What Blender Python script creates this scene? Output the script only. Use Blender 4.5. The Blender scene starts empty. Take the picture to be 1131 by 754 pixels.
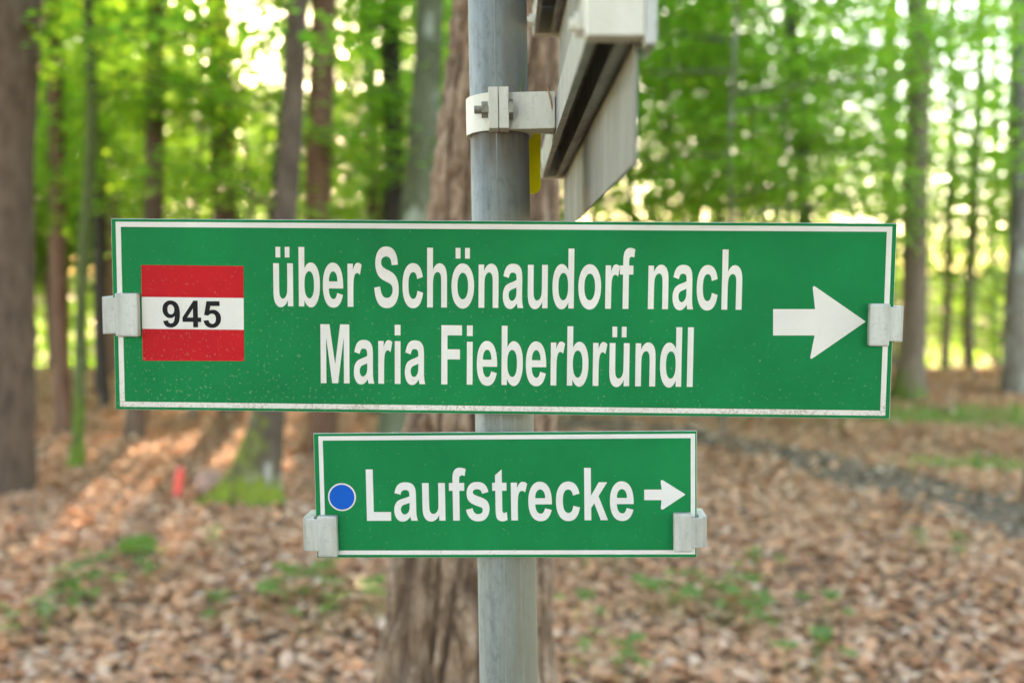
import bpy, bmesh, math, random
import numpy as np
from mathutils import Vector, Matrix, noise as mnoise

C = bpy.context.scene
COL = C.collection
R = math.radians
random.seed(7)
rng = np.random.default_rng(11)

# ------------------------------------------------------------------ camera
EYE = Vector((0, 0, 1.5))
PITCH = R(4.0)
LENS = 35.0
FPX = LENS / 36 * 1131
CX, CY = 565.5, 377.0
cd = bpy.data.cameras.new('camera')
cam = bpy.data.objects.new('camera', cd)
COL.objects.link(cam)
cam.location = EYE
cam.rotation_euler = (R(90) - PITCH, 0, 0)
cd.lens = LENS
cd.sensor_width = 36
cd.clip_start = 0.05
cd.clip_end = 6000
cd.dof.use_dof = True
cd.dof.focus_distance = 1.0
cd.dof.aperture_fstop = 3.0
C.camera = cam

# ------------------------------------------------------------------ world, sun, exposure
SUN_EL, SUN_AZ = R(16), R(-10)          # azimuth measured from +Y towards +X
w = bpy.data.worlds.new('World')
C.world = w
w.use_nodes = True
wt = w.node_tree
bg = wt.nodes['Background']
sky = wt.nodes.new('ShaderNodeTexSky')
sky.sky_type = 'NISHITA'
sky.sun_disc = False
sky.sun_elevation = SUN_EL
sky.sun_rotation = SUN_AZ
sky.air_density = 1.0
sky.dust_density = 1.0
sky.ozone_density = 1.0
wt.links.new(sky.outputs[0], bg.inputs[0])
bg.inputs[1].default_value = 0.15
sl = bpy.data.lights.new('sun', 'SUN')
sl.energy = 4.0
sl.angle = R(0.5)
sl.color = (1.0, 0.74, 0.47)
so = bpy.data.objects.new('sun', sl)
COL.objects.link(so)
sd = Vector((math.sin(SUN_AZ) * math.cos(SUN_EL), math.cos(SUN_AZ) * math.cos(SUN_EL), math.sin(SUN_EL)))
so.rotation_euler = sd.to_track_quat('Z', 'Y').to_euler()
so.location = (-8, 4, 12)
C.view_settings.view_transform = 'Standard'
C.view_settings.look = 'None'
C.view_settings.exposure = 3.83
C.view_settings.use_white_balance = True
C.view_settings.white_balance_temperature = 7200
C.view_settings.white_balance_tint = 17
C.view_settings.gamma = 1
C.view_settings.use_curve_mapping = False
C.render.engine = 'CYCLES'
cy = C.cycles
cy.use_denoising = True
cy.max_bounces = 9
cy.diffuse_bounces = 5
cy.glossy_bounces = 3
cy.transmission_bounces = 5
cy.transparent_max_bounces = 4
cy.caustics_reflective = False
cy.caustics_refractive = False
cy.sample_clamp_indirect = 8

# ------------------------------------------------------------------ helpers
FWD = Vector((0, math.cos(PITCH), -math.sin(PITCH)))
UP = Vector((0, math.sin(PITCH), math.cos(PITCH)))
RT = Vector((1, 0, 0))


def ray(px, py):
    return FWD + RT * ((px - CX) / FPX) + UP * ((CY - py) / FPX)


def at(px, py, d):
    return EYE + ray(px, py) * d


def at_y(px, py, Y):
    r = ray(px, py)
    return EYE + r * (Y / r.y)


def height(x, y):
    """terrain: level near the post, rolling off into a slope behind the crest"""
    t = np.maximum(0, np.asarray(y, float) - 13.5)
    z = -0.14 * t * t / (t + 5)
    z = np.maximum(z, -9.0 + 0 * z)
    z = z + 0.035 * np.sin(np.asarray(x) * 0.9 + 1.3) * np.cos(np.asarray(y) * 0.7) + 0.02 * np.sin(np.asarray(x) * 2.3 + np.asarray(y) * 1.9)
    return z


def ground_at(px, py):
    r = ray(px, py)
    t = -EYE.z / r.z
    p = EYE + r * t
    for _ in range(8):
        t = (float(height(p.x, p.y)) - EYE.z) / r.z
        if t < 0 or t > 40:
            break
        p = EYE + r * t
    p.z = float(height(p.x, p.y))
    return p


def tag(o, label=None, cat=None, group=None, kind=None):
    for k, v in (('label', label), ('category', cat), ('group', group), ('kind', kind)):
        if v:
            o[k] = v
    return o


def link(name, me, mat=None, parent=None):
    o = bpy.data.objects.new(name, me)
    COL.objects.link(o)
    if mat is not None:
        for m in (mat if isinstance(mat, (list, tuple)) else [mat]):
            if me.materials.find(m.name) < 0:
                me.materials.append(m)
    if parent:
        o.parent = parent
    return o


def empty(name, loc=(0, 0, 0), rot=(0, 0, 0)):
    o = bpy.data.objects.new(name, None)
    o.empty_display_size = 0.05
    COL.objects.link(o)
    o.location = loc
    o.rotation_euler = rot
    return o


def mesh_np(name, verts, faces, smooth=False, matidx=None):
    """verts (N,3), faces (M,k) of constant k"""
    verts = np.ascontiguousarray(verts, np.float32)
    faces = np.ascontiguousarray(faces, np.int32)
    me = bpy.data.meshes.new(name)
    m, k = faces.shape
    me.vertices.add(len(verts))
    me.vertices.foreach_set('co', verts.ravel())
    me.loops.add(m * k)
    me.loops.foreach_set('vertex_index', faces.ravel())
    me.polygons.add(m)
    me.polygons.foreach_set('loop_start', np.arange(0, m * k, k, dtype=np.int32))
    me.polygons.foreach_set('loop_total', np.full(m, k, np.int32))
    if smooth:
        me.polygons.foreach_set('use_smooth', np.ones(m, bool))
    if matidx is not None:
        me.polygons.foreach_set('material_index', np.asarray(matidx, np.int32))
    me.update(calc_edges=True)
    me.validate()
    return me


def bm_mesh(name, bm, smooth=False):
    bmesh.ops.recalc_face_normals(bm, faces=bm.faces)
    me = bpy.data.meshes.new(name)
    bm.to_mesh(me)
    bm.free()
    if smooth:
        for p in me.polygons:
            p.use_smooth = True
    return me


def box(bm, lo, hi, bevel=0.0, seg=2):
    r = bmesh.ops.create_cube(bm, size=1)
    vs = r['verts']
    c = [(a + b) / 2 for a, b in zip(lo, hi)]
    s = [b - a for a, b in zip(lo, hi)]
    for v in vs:
        v.co = Vector((v.co.x * s[0] + c[0], v.co.y * s[1] + c[1], v.co.z * s[2] + c[2]))
    if bevel:
        es = {e for v in vs for e in v.link_edges}
        bmesh.ops.bevel(bm, geom=list(es), offset=bevel, segments=seg, profile=0.6, affect='EDGES')


def cyl(bm, a, b, r, seg=24, r2=None):
    a, b = Vector(a), Vector(b)
    d = b - a
    M = Matrix.Translation((a + b) / 2) @ d.to_track_quat('Z', 'Y').to_matrix().to_4x4()
    bmesh.ops.create_cone(bm, cap_ends=True, segments=seg, radius1=r, radius2=r if r2 is None else r2, depth=d.length, matrix=M)


def tube_np(paths, seg=8):
    """paths: list of (pts(N,3), radii(N)); returns verts, quad faces (open ends with collapsed tips)"""
    V, F, off = [], [], 0
    ang = np.linspace(0, 2 * np.pi, seg, endpoint=False)
    for pts, rad in paths:
        pts = np.asarray(pts, float)
        n = len(pts)
        tg = np.gradient(pts, axis=0)
        tg /= np.linalg.norm(tg, axis=1)[:, None] + 1e-9
        ref = np.where(np.abs(tg[:, 2:3]) > 0.9, np.array([[1.0, 0, 0]]), np.array([[0, 0, 1.0]]))
        a = np.cross(tg, ref)
        a /= np.linalg.norm(a, axis=1)[:, None] + 1e-9
        b = np.cross(tg, a)
        ring = pts[:, None, :] + (a[:, None, :] * np.cos(ang)[None, :, None] + b[:, None, :] * np.sin(ang)[None, :, None]) * np.asarray(rad)[:, None, None]
        V.append(ring.reshape(-1, 3))
        i = np.arange(n - 1)[:, None] * seg
        j = np.arange(seg)[None, :]
        j2 = (j + 1) % seg
        F.append(np.stack([i + j, i + j2, i + seg + j2, i + seg + j], -1).reshape(-1, 4) + off)
        off += n * seg
    return np.concatenate(V), np.concatenate(F)


# ------------------------------------------------------------------ materials
def new_mat(name):
    m = bpy.data.materials.new(name)
    m.use_nodes = True
    nt = m.node_tree
    return m, nt, nt.nodes['Principled BSDF']


def N(nt, typ, **kw):
    n = nt.nodes.new(typ)
    for k, v in kw.items():
        if k.startswith('i_'):
            key = k[2:]
            n.inputs[int(key) if key.isdigit() else key].default_value = v
        else:
            setattr(n, k, v)
    return n


def ramp(nt, fac, stops, interp='LINEAR'):
    n = nt.nodes.new('ShaderNodeValToRGB')
    n.color_ramp.interpolation = interp
    el = n.color_ramp.elements
    while len(el) > 1:
        el.remove(el[-1])
    el[0].position, el[0].color = stops[0][0], (*stops[0][1], 1)
    for p, c in stops[1:]:
        e = el.new(p)
        e.color = (*c, 1)
    nt.links.new(fac, n.inputs[0])
    return n.outputs[0]


def mixc(nt, fac, a, b, blend='MIX'):
    n = nt.nodes.new('ShaderNodeMix')
    n.data_type = 'RGBA'
    n.blend_type = blend
    for sock, v in ((n.inputs[0], fac), (n.inputs[6], a), (n.inputs[7], b)):
        if isinstance(v, (int, float)):
            sock.default_value = v
        elif isinstance(v, tuple):
            sock.default_value = (*v, 1)
        else:
            nt.links.new(v, sock)
    return n.outputs[2]


def math_n(nt, op, a, b=None, clamp=False):
    n = nt.nodes.new('ShaderNodeMath')
    n.operation = op
    n.use_clamp = clamp
    for s, v in ((n.inputs[0], a), (n.inputs[1], b)):
        if v is None:
            continue
        if isinstance(v, (int, float)):
            s.default_value = v
        else:
            nt.links.new(v, s)
    return n.outputs[0]


def coords(nt, scale=(1, 1, 1), kind='Object'):
    t = nt.nodes.new('ShaderNodeTexCoord')
    m = nt.nodes.new('ShaderNodeMapping')
    m.inputs['Scale'].default_value = scale
    nt.links.new(t.outputs[kind], m.inputs[0])
    return m.outputs[0]


def noise_t(nt, vec, scale, detail=4, rough=0.55):
    n = nt.nodes.new('ShaderNodeTexNoise')
    n.inputs['Scale'].default_value = scale
    n.inputs['Detail'].default_value = detail
    n.inputs['Roughness'].default_value = rough
    nt.links.new(vec, n.inputs['Vector'])
    return n.outputs['Fac']


def bump(nt, h, b, strength=0.3, dist=0.01):
    n = nt.nodes.new('ShaderNodeBump')
    n.inputs['Strength'].default_value = strength
    n.inputs['Distance'].default_value = dist
    nt.links.new(h, n.inputs['Height'])
    nt.links.new(n.outputs[0], b.inputs['Normal'])


def sep(nt, vec):
    n = nt.nodes.new('ShaderNodeSeparateXYZ')
    nt.links.new(vec, n.inputs[0])
    return n.outputs


def sign_film(name, base, dirt=(0.16, 0.13, 0.08), amount=0.5, half_h=0.098, var=0.12, rough=0.5, gloss=0.06, thr0=0.70, pale_a=0.4, spk=430, hard=10):
    """reflective sign film: mottled, with lichen specks and grime gathering along the lower edge"""
    m, nt, b = new_mat(name)
    v = coords(nt)
    f1 = noise_t(nt, v, 9, 4)
    f2 = noise_t(nt, v, 260, 3, 0.7)
    dark = tuple(c * (1 - var * 1.6) for c in base)
    lite = tuple(min(1, c * (1 + var)) for c in base)
    col = ramp(nt, f1, [(0.3, dark), (0.7, lite)])
    col = mixc(nt, math_n(nt, 'MULTIPLY', f2, 0.35), col, tuple(c * 0.82 for c in base))
    # grime: specks, denser low down
    z = sep(nt, v)[2]
    low = math_n(nt, 'MULTIPLY', math_n(nt, 'SUBTRACT', -half_h * 0.62, z), 1 / (half_h * 0.38), True)
    low = math_n(nt, 'MULTIPLY', low, noise_t(nt, v, 14, 3))
    sp = noise_t(nt, v, spk, 3, 0.65)
    thr = math_n(nt, 'SUBTRACT', thr0, math_n(nt, 'MULTIPLY', low, 0.40 * amount))
    thr = math_n(nt, 'SUBTRACT', thr, math_n(nt, 'MULTIPLY', math_n(nt, 'SUBTRACT', noise_t(nt, v, 21, 2), 0.5), 0.22 * amount))
    speck = math_n(nt, 'MULTIPLY', math_n(nt, 'SUBTRACT', sp, thr), hard, True)
    col = mixc(nt, math_n(nt, 'MULTIPLY', speck, 0.75 * min(1, amount * 1.4)), col, dirt)
    pale = math_n(nt, 'MULTIPLY', math_n(nt, 'SUBTRACT', noise_t(nt, coords(nt, (1, 1, .7)), 340, 3), math_n(nt, 'ADD', math_n(nt, 'ADD', 0.60, math_n(nt, 'MULTIPLY', noise_t(nt, v, 7, 3), 0.10)), math_n(nt, 'ADD', math_n(nt, 'MULTIPLY', sep(nt, v)[0], 0.07), math_n(nt, 'MULTIPLY', z, 0.45)))), 18, True)
    col = mixc(nt, math_n(nt, 'MULTIPLY', pale, pale_a), col, (0.36, 0.40, 0.28))
    nt.links.new(col, b.inputs['Base Color'])
    nt.links.new(ramp(nt, f1, [(0.3, (rough - .06,) * 3), (0.7, (rough + .1,) * 3)]), b.inputs['Roughness'])
    b.inputs['Specular IOR Level'].default_value = gloss
    bump(nt, noise_t(nt, v, 600, 2), b, 0.08, 0.0006)
    return m


def metal(name, lo, hi, rough=0.55, scale=40, metallic=0.35, streak=(1, 1, 0.12), stain=None):
    m, nt, b = new_mat(name)
    v = coords(nt, streak)
    f = noise_t(nt, v, scale, 5, 0.65)
    col = ramp(nt, f, [(0.3, lo), (0.7, hi)])
    f3 = noise_t(nt, coords(nt), 240, 3, 0.7)
    col = mixc(nt, math_n(nt, 'MULTIPLY', math_n(nt, 'SUBTRACT', f3, 0.55), 2.2, True), col, tuple(c * 0.62 for c in lo))
    if stain:
        f4 = noise_t(nt, coords(nt, (1, 1, .35)), 22, 5, 0.7)
        col = mixc(nt, math_n(nt, 'MULTIPLY', math_n(nt, 'SUBTRACT', f4, 0.52), 3.2, True), col, stain)
    nt.links.new(col, b.inputs['Base Color'])
    b.inputs['Metallic'].default_value = metallic
    nt.links.new(ramp(nt, f, [(0.3, (rough + .1,) * 3), (0.7, (rough - .08,) * 3)]), b.inputs['Roughness'])
    bump(nt, f3, b, 0.15, 0.001)
    return m


def bark(name, lo, mid, hi, scale=14, stretch=0.16, moss=None, moss_h=0.8, rough=0.95, lichen=None, bd=0.03):
    m, nt, b = new_mat(name)
    v = coords(nt, (1, 1, stretch))
    f = noise_t(nt, v, scale, 6, 0.68)
    col = ramp(nt, f, [(0.28, lo), (0.5, mid), (0.74, hi)])
    big = noise_t(nt, coords(nt), 2.2, 3)
    col = mixc(nt, math_n(nt, 'MULTIPLY', big, 0.45), col, mid)
    if lichen:
        fl = noise_t(nt, coords(nt, (1, 1, 0.6)), 5, 5, 0.7)
        if moss:
            fl = math_n(nt, 'SUBTRACT', fl, math_n(nt, 'MULTIPLY', math_n(nt, 'SUBTRACT', sep(nt, coords(nt))[2], moss_h, True), .4))
        col = mixc(nt, math_n(nt, 'MULTIPLY', math_n(nt, 'SUBTRACT', fl, 0.53), 5, True), col, lichen)
    if moss:
        z = sep(nt, coords(nt))[2]
        hgt = math_n(nt, 'DIVIDE', math_n(nt, 'SUBTRACT', moss_h, z), moss_h)
        fm = noise_t(nt, coords(nt), 6, 5, 0.7)
        xx = sep(nt, coords(nt))[0]
        k = math_n(nt, 'ADD', math_n(nt, 'MULTIPLY', hgt, 1.0), math_n(nt, 'MULTIPLY', math_n(nt, 'SUBTRACT', fm, 0.56), 4.2))
        k = math_n(nt, 'MULTIPLY', math_n(nt, 'SUBTRACT', k, math_n(nt, 'MULTIPLY', xx, 1.8)), 1.6, True)
        mc = ramp(nt, noise_t(nt, coords(nt), 34, 5, .7), [(0.3, tuple(c * .42 for c in moss)), (0.5, tuple(c * .8 for c in moss)), (0.72, tuple(c * 1.25 for c in moss))])
        col = mixc(nt, k, col, mc)
    nt.links.new(col, b.inputs['Base Color'])
    b.inputs['Roughness'].default_value = rough
    b.inputs['Specular IOR Level'].default_value = 0.2
    bump(nt, f, b, 0.7, bd)
    return m


def leafmat(name, cols, trans, tmix=0.45, rough=0.5, spec=0.35):
    m, nt, b = new_mat(name)
    g = nt.nodes.new('ShaderNodeNewGeometry')
    rnd = g.outputs['Random Per Island']
    n = len(cols)
    col = ramp(nt, rnd, [(i / max(1, n - 1), c) for i, c in enumerate(cols)])
    nt.links.new(col, b.inputs['Base Color'])
    b.inputs['Roughness'].default_value = rough
    b.inputs['Specular IOR Level'].default_value = spec
    if tmix > 0:
        t = nt.nodes.new('ShaderNodeBsdfTranslucent')
        tc = ramp(nt, rnd, [(i / max(1, len(trans) - 1), c) for i, c in enumerate(trans)])
        nt.links.new(tc, t.inputs['Color'])
        mx = nt.nodes.new('ShaderNodeMixShader')
        mx.inputs[0].default_value = tmix
        nt.links.new(b.outputs[0], mx.inputs[1])
        nt.links.new(t.outputs[0], mx.inputs[2])
        nt.links.new(mx.outputs[0], nt.nodes['Material Output'].inputs[0])
    return m


GREEN = sign_film('green_sign_film', (0.0, 0.19, 0.053), dirt=(0.13, 0.14, 0.06), amount=0.5, thr0=.71, pale_a=.2)
WHITE = sign_film('white_sign_film', (0.74, 0.68, 0.60), dirt=(0.36, 0.25, 0.15), amount=0.95, var=0.06, thr0=.64, pale_a=0, spk=480, hard=5)
GREEN_S = sign_film('green_small_sign_film', (0.0, 0.20, 0.056), dirt=(0.13, 0.14, 0.06), amount=0.25, half_h=0.065, thr0=.74, pale_a=.12)
WHITE_S = sign_film('white_small_sign_film', (0.75, 0.70, 0.64), dirt=(0.35, 0.28, 0.18), amount=0.5, half_h=0.065, var=0.04, thr0=.69, pale_a=0)
RED = sign_film('red_sign_film', (0.52, 0.016, 0.019), dirt=(0.50, 0.33, 0.24), amount=0.5, half_h=0.075, thr0=.69, pale_a=.16)
BLACK = sign_film('black_sign_print', (0.018, 0.017, 0.016), dirt=(0.16, 0.14, 0.10), amount=0.3, thr0=.66, pale_a=0)
BLUE = sign_film('blue_sign_film', (0.004, 0.11, 0.50), dirt=(0.2, 0.2, 0.2), amount=0.1, thr0=.76, pale_a=0)
YELLOW = sign_film('yellow_sign_paint', (0.95, 0.76, 0.006), amount=0.2, thr0=.76, pale_a=0)
ALU = metal('brushed_aluminium', (0.36, 0.345, 0.29), (0.57, 0.56, 0.50), rough=0.5, scale=60, metallic=0.25, stain=(0.36, 0.34, 0.27))
PLATE = metal('weathered_aluminium_back', (0.15, 0.14, 0.108), (0.25, 0.235, 0.19), rough=0.6, scale=34, metallic=0.15, streak=(.5, 1, .06), stain=(0.15, 0.12, 0.085))
CREAM = metal('cream_painted_metal', (0.60, 0.555, 0.43), (0.73, 0.69, 0.57), rough=0.5, scale=35, metallic=0.0, stain=(0.47, 0.40, 0.26))
RAILM = metal('aluminium_rail', (0.25, 0.24, 0.205), (0.40, 0.385, 0.335), rough=0.5, scale=30, metallic=0.35, stain=(0.16, 0.13, 0.09))
STEEL = metal('rusty_bolt_steel', (0.16, 0.14, 0.10), (0.32, 0.29, 0.22), rough=0.55, scale=160, metallic=0.5, streak=(1, 1, 1), stain=(0.2, 0.13, 0.07))


def post_material():
    m, nt, b = new_mat('galvanised_post_steel')
    v = coords(nt, (1, 1, 0.05))
    f = noise_t(nt, v, 55, 5, 0.65)
    col = ramp(nt, f, [(0.3, (0.165, 0.178, 0.155)), (0.7, (0.285, 0.30, 0.262))])
    sp = noise_t(nt, coords(nt, (1, 1, .6)), 130, 4, 0.7)
    col = mixc(nt, math_n(nt, 'MULTIPLY', math_n(nt, 'SUBTRACT', sp, 0.5), 3.4, True), col, (0.12, 0.118, 0.092))
    blot = noise_t(nt, coords(nt, (1, 1, .22)), 26, 5, .75)
    col = mixc(nt, math_n(nt, 'MULTIPLY', math_n(nt, 'SUBTRACT', blot, 0.5), 3.0, True), col, (0.36, 0.365, 0.32))
    # algae and dust film that has settled on one flank of the tube, streaked by rain
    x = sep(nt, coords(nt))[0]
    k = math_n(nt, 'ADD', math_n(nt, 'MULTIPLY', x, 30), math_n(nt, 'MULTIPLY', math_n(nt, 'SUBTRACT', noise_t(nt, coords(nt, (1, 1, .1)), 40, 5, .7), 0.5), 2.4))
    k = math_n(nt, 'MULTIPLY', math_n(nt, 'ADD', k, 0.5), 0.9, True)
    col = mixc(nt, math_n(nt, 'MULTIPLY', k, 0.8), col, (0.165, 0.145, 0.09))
    # rusty dirt washed down below the clamp
    dz = math_n(nt, 'SUBTRACT', 1.650, sep(nt, coords(nt))[2])
    run = math_n(nt, 'MULTIPLY', math_n(nt, 'GREATER_THAN', dz, 0), math_n(nt, 'SUBTRACT', 1.0, math_n(nt, 'DIVIDE', dz, .055), True), True)
    run = math_n(nt, 'MULTIPLY', run, math_n(nt, 'MULTIPLY', noise_t(nt, coords(nt, (1, 1, .15)), 90, 4, .7), 1.5), True)
    col = mixc(nt, run, col, (0.10, 0.065, 0.035))
    st = noise_t(nt, coords(nt, (1, 1, .02)), 150, 3, .6)
    col = mixc(nt, math_n(nt, 'MULTIPLY', math_n(nt, 'SUBTRACT', st, 0.6), 1.4, True), col, (0.36, 0.37, 0.34))
    nt.links.new(col, b.inputs['Base Color'])
    b.inputs['Metallic'].default_value = 0.0
    b.inputs['Specular IOR Level'].default_value = 0.25
    b.inputs['Roughness'].default_value = 0.62
    bump(nt, sp, b, 0.2, 0.001)
    return m


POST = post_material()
SEAM = metal('post_weld_seam', (0.19, 0.195, 0.17), (0.29, 0.30, 0.265), scale=90, metallic=0.0)

# ------------------------------------------------------------------ lettering: outlines in 2048-unit em, quadratic curves
GLYPH = {
 'l': (569, ["147 0|147 1466|428 1466|428 0"]),
 'i': (569, ["147 1206|147 1466|428 1466|428 1206", "147 0|147 1062|428 1062|428 0"]),
 'L': (1251, ["150 0|150 1454|446 1454|446 247|1182 247|1182 0"]),
 'F': (1251, ["151 0|151 1466|1156 1466|1156 1218|447 1218|447 871|1059 871|1059 623|447 623|447 0"]),
 'M': (1706, ["145 0|145 1466|588 1466|854 466|1117 1466|1561 1466|1561 0|1286 0|1286 1154|995 0|710 0|420 1154|420 0"]),
 'h': (1251, ["428 1466|428 927|q564 1086 753 1086|q850 1086 928 1050|q1006 1014 1045.5 958|q1085 902 1099.5 834|q1114 766 1114 623|1114 0|833 0|833 561|q833 728 817 773|q801 818 760.5 844.5|q720 871 659 871|q589 871 534 837|q479 803 453.5 734.5|q428 666 428 532|428 0|147 0|147 1466"]),
 'n': (1251, ["1114 0|833 0|833 542|q833 714 815 764.5|q797 815 756.5 843|q716 871 659 871|q586 871 528 831|q470 791 448.5 725|q427 659 427 481|427 0|146 0|146 1062|407 1062|407 906|q546 1086 757 1086|q850 1086 927 1052.5|q1004 1019 1043.5 967|q1083 915 1098.5 849|q1114 783 1114 660"]),
 'u': (1251, ["844 0|844 159|q786 74 691.5 25|q597 -24 492 -24|q385 -24 300 23|q215 70 177 155|q139 240 139 390|139 1062|420 1062|420 574|q420 350 435.5 299.5|q451 249 492 219.5|q533 190 596 190|q668 190 725 229.5|q782 269 803 327.5|q824 386 824 614|824 1062|1105 1062|1105 0"]),
 'o': (1251, ["82 546|q82 686 151 817|q220 948 346.5 1017|q473 1086 629 1086|q870 1086 1024 929.5|q1178 773 1178 534|q1178 293 1022.5 134.5|q867 -24 631 -24|q485 -24 352.5 42|q220 108 151 235.5|q82 363 82 546",
              "370 531|q370 373 445 289|q520 205 630 205|q740 205 814.5 289|q889 373 889 533|q889 689 814.5 773|q740 857 630 857|q520 857 445 773|q370 689 370 531"]),
 'e': (1139, ["762 338|1042 291|q988 137 871.5 56.5|q755 -24 580 -24|q303 -24 170 157|q65 302 65 523|q65 787 203 936.5|q341 1086 552 1086|q789 1086 926 929.5|q1063 773 1057 450|353 450|q356 325 421 255.5|q486 186 583 186|q649 186 694 222|q739 258 762 338",
              "778 622|q775 744 715 807.5|q655 871 569 871|q477 871 417 804|q357 737 358 622"]),
 'c': (1139, ["1074 748|797 698|q783 781 733.5 823|q684 865 605 865|q500 865 437.5 792.5|q375 720 375 550|q375 361 438.5 283|q502 205 609 205|q689 205 740 250.5|q791 296 812 407|1088 360|q1045 170 923 73|q801 -24 596 -24|q363 -24 224.5 123|q86 270 86 530|q86 793 225 939.5|q364 1086 601 1086|q795 1086 909.5 1002.5|q1024 919 1074 748"]),
 'a': (1139, ["357 738|102 784|q145 938 250 1012|q355 1086 562 1086|q750 1086 842 1041.5|q934 997 971.5 928.5|q1009 860 1009 677|1006 349|q1006 209 1019.5 142.5|q1033 76 1070 0|792 0|q781 28 765 83|q758 108 755 116|q683 46 601 11|q519 -24 426 -24|q262 -24 167.5 65|q73 154 73 290|q73 380 116 450.5|q159 521 236.5 558.5|q314 596 460 624|q657 661 733 693|733 721|q733 802 693 836.5|q653 871 542 871|q467 871 425 841.5|q383 812 357 738",
              "733 510|q679 492 562 467|q445 442 409 418|q354 379 354 319|q354 260 398 217|q442 174 510 174|q586 174 655 224|q706 262 722 317|q733 353 733 454"]),
 'r': (797, ["416 0|135 0|135 1062|396 1062|396 911|q463 1018 516.5 1052|q570 1086 638 1086|q734 1086 823 1033|736 788|q665 834 604 834|q545 834 504 801.5|q463 769 439.5 684|q416 599 416 328"]),
 's': (1139, ["48 303|330 346|q348 264 403 221.5|q458 179 557 179|q666 179 721 219|q758 247 758 294|q758 326 738 347|q717 367 644 384|q304 459 213 521|q87 607 87 760|q87 898 196 992|q305 1086 534 1086|q752 1086 858 1015|q964 944 1004 805|739 756|q722 818 674.5 851|q627 884 539 884|q428 884 380 853|q348 831 348 796|q348 766 376 745|q414 717 638.5 666|q863 615 952 541|q1040 466 1040 332|q1040 186 918 81|q796 -24 557 -24|q340 -24 213.5 64|q87 152 48 303"]),
 't': (682, ["634 1062|634 838|442 838|442 410|q442 280 447.5 258.5|q453 237 472.5 223|q492 209 520 209|q559 209 633 236|657 18|q559 -24 435 -24|q359 -24 298 1.5|q237 27 208.5 67.5|q180 108 169 177|q160 226 160 375|160 838|31 838|31 1062|160 1062|160 1273|442 1437|442 1062"]),
 'f': (682, ["24 1062|180 1062|180 1142|q180 1276 208.5 1342|q237 1408 313.5 1449.5|q390 1491 507 1491|q627 1491 742 1455|704 1259|q637 1275 575 1275|q514 1275 487.5 1246.5|q461 1218 461 1137|461 1062|671 1062|671 841|461 841|461 0|180 0|180 841|24 841"]),
 'b': (1251, ["134 0|134 1466|415 1466|415 938|q545 1086 723 1086|q917 1086 1044 945.5|q1171 805 1171 542|q1171 270 1041.5 123|q912 -24 727 -24|q636 -24 547.5 21.5|q459 67 395 156|395 0",
              "413 554|q413 389 465 310|q538 198 659 198|q752 198 817.5 277.5|q883 357 883 528|q883 710 817 790.5|q751 871 648 871|q547 871 480 792.5|q413 714 413 554"]),
 'd': (1251, ["1121 0|860 0|860 156|q795 65 706.5 20.5|q618 -24 528 -24|q345 -24 214.5 123.5|q84 271 84 535|q84 805 211 945.5|q338 1086 532 1086|q710 1086 840 938|840 1466|1121 1466",
              "371 554|q371 384 418 308|q486 198 608 198|q705 198 773 280.5|q841 363 841 527|q841 710 775 790.5|q709 871 606 871|q506 871 438.5 791.5|q371 712 371 554"]),
 'k': (1139, ["137 0|137 1466|418 1466|418 688|747 1062|1093 1062|730 674|1119 0|816 0|549 477|418 340|418 0"]),
 'S': (1366, ["74 477|362 505|q388 360 467.5 292|q547 224 682 224|q825 224 897.5 284.5|q970 345 970 426|q970 478 939.5 514.5|q909 551 833 578|q781 596 596 642|q358 701 262 787|q127 908 127 1082|q127 1194 190.5 1291.5|q254 1389 373.5 1440|q493 1491 662 1491|q938 1491 1077.5 1370|q1217 1249 1224 1047|928 1034|q909 1147 846.5 1196.5|q784 1246 659 1246|q530 1246 457 1193|q410 1159 410 1102|q410 1050 454 1013|q510 966 726 915|q942 864 1045.5 809.5|q1149 755 1207.5 660.5|q1266 566 1266 427|q1266 301 1196 191|q1126 81 998 27.5|q870 -26 679 -26|q401 -26 252 102.5|q103 231 74 477"]),
 '9': (1139, ["83 339|355 369|q365 286 407 246|q449 206 518 206|q605 206 666 286|q727 366 744 618|q638 495 479 495|q306 495 180.5 628.5|q55 762 55 976|q55 1199 187.5 1335|q320 1471 525 1471|q748 1471 891 1298.5|q1034 1126 1034 731|q1034 329 885 151|q736 -27 497 -27|q325 -27 219 64.5|q113 156 83 339",
              "721 954|q721 1090 658.5 1165|q596 1240 514 1240|q436 1240 384.5 1178.5|q333 1117 333 977|q333 835 389 768.5|q445 702 529 702|q610 702 665.5 766|q721 830 721 954"]),
 '4': (1139, ["638 0|638 295|38 295|38 541|674 1472|910 1472|910 542|1092 542|1092 295|910 295|910 0", "638 542|638 1043|301 542"]),
 '5': (1139, ["91 377|371 406|q383 311 442 255.5|q501 200 578 200|q666 200 727 271.5|q788 343 788 487|q788 622 727.5 689.5|q667 757 570 757|q449 757 353 650|125 683|269 1446|1012 1446|1012 1183|482 1183|438 934|q532 981 630 981|q817 981 947 845|q1077 709 1077 492|q1077 311 972 169|q829 -25 575 -25|q372 -25 244 84|q116 193 91 377"]),
}
GLYPH['ü'] = (1251, GLYPH['u'][1] + ["262 1206|262 1466|490 1466|490 1206", "715 1206|715 1466|943 1466|943 1206"])
GLYPH['ö'] = (1251, GLYPH['o'][1] + ["280 1206|280 1466|512 1466|512 1206", "736 1206|736 1466|968 1466|968 1206"])


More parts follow.
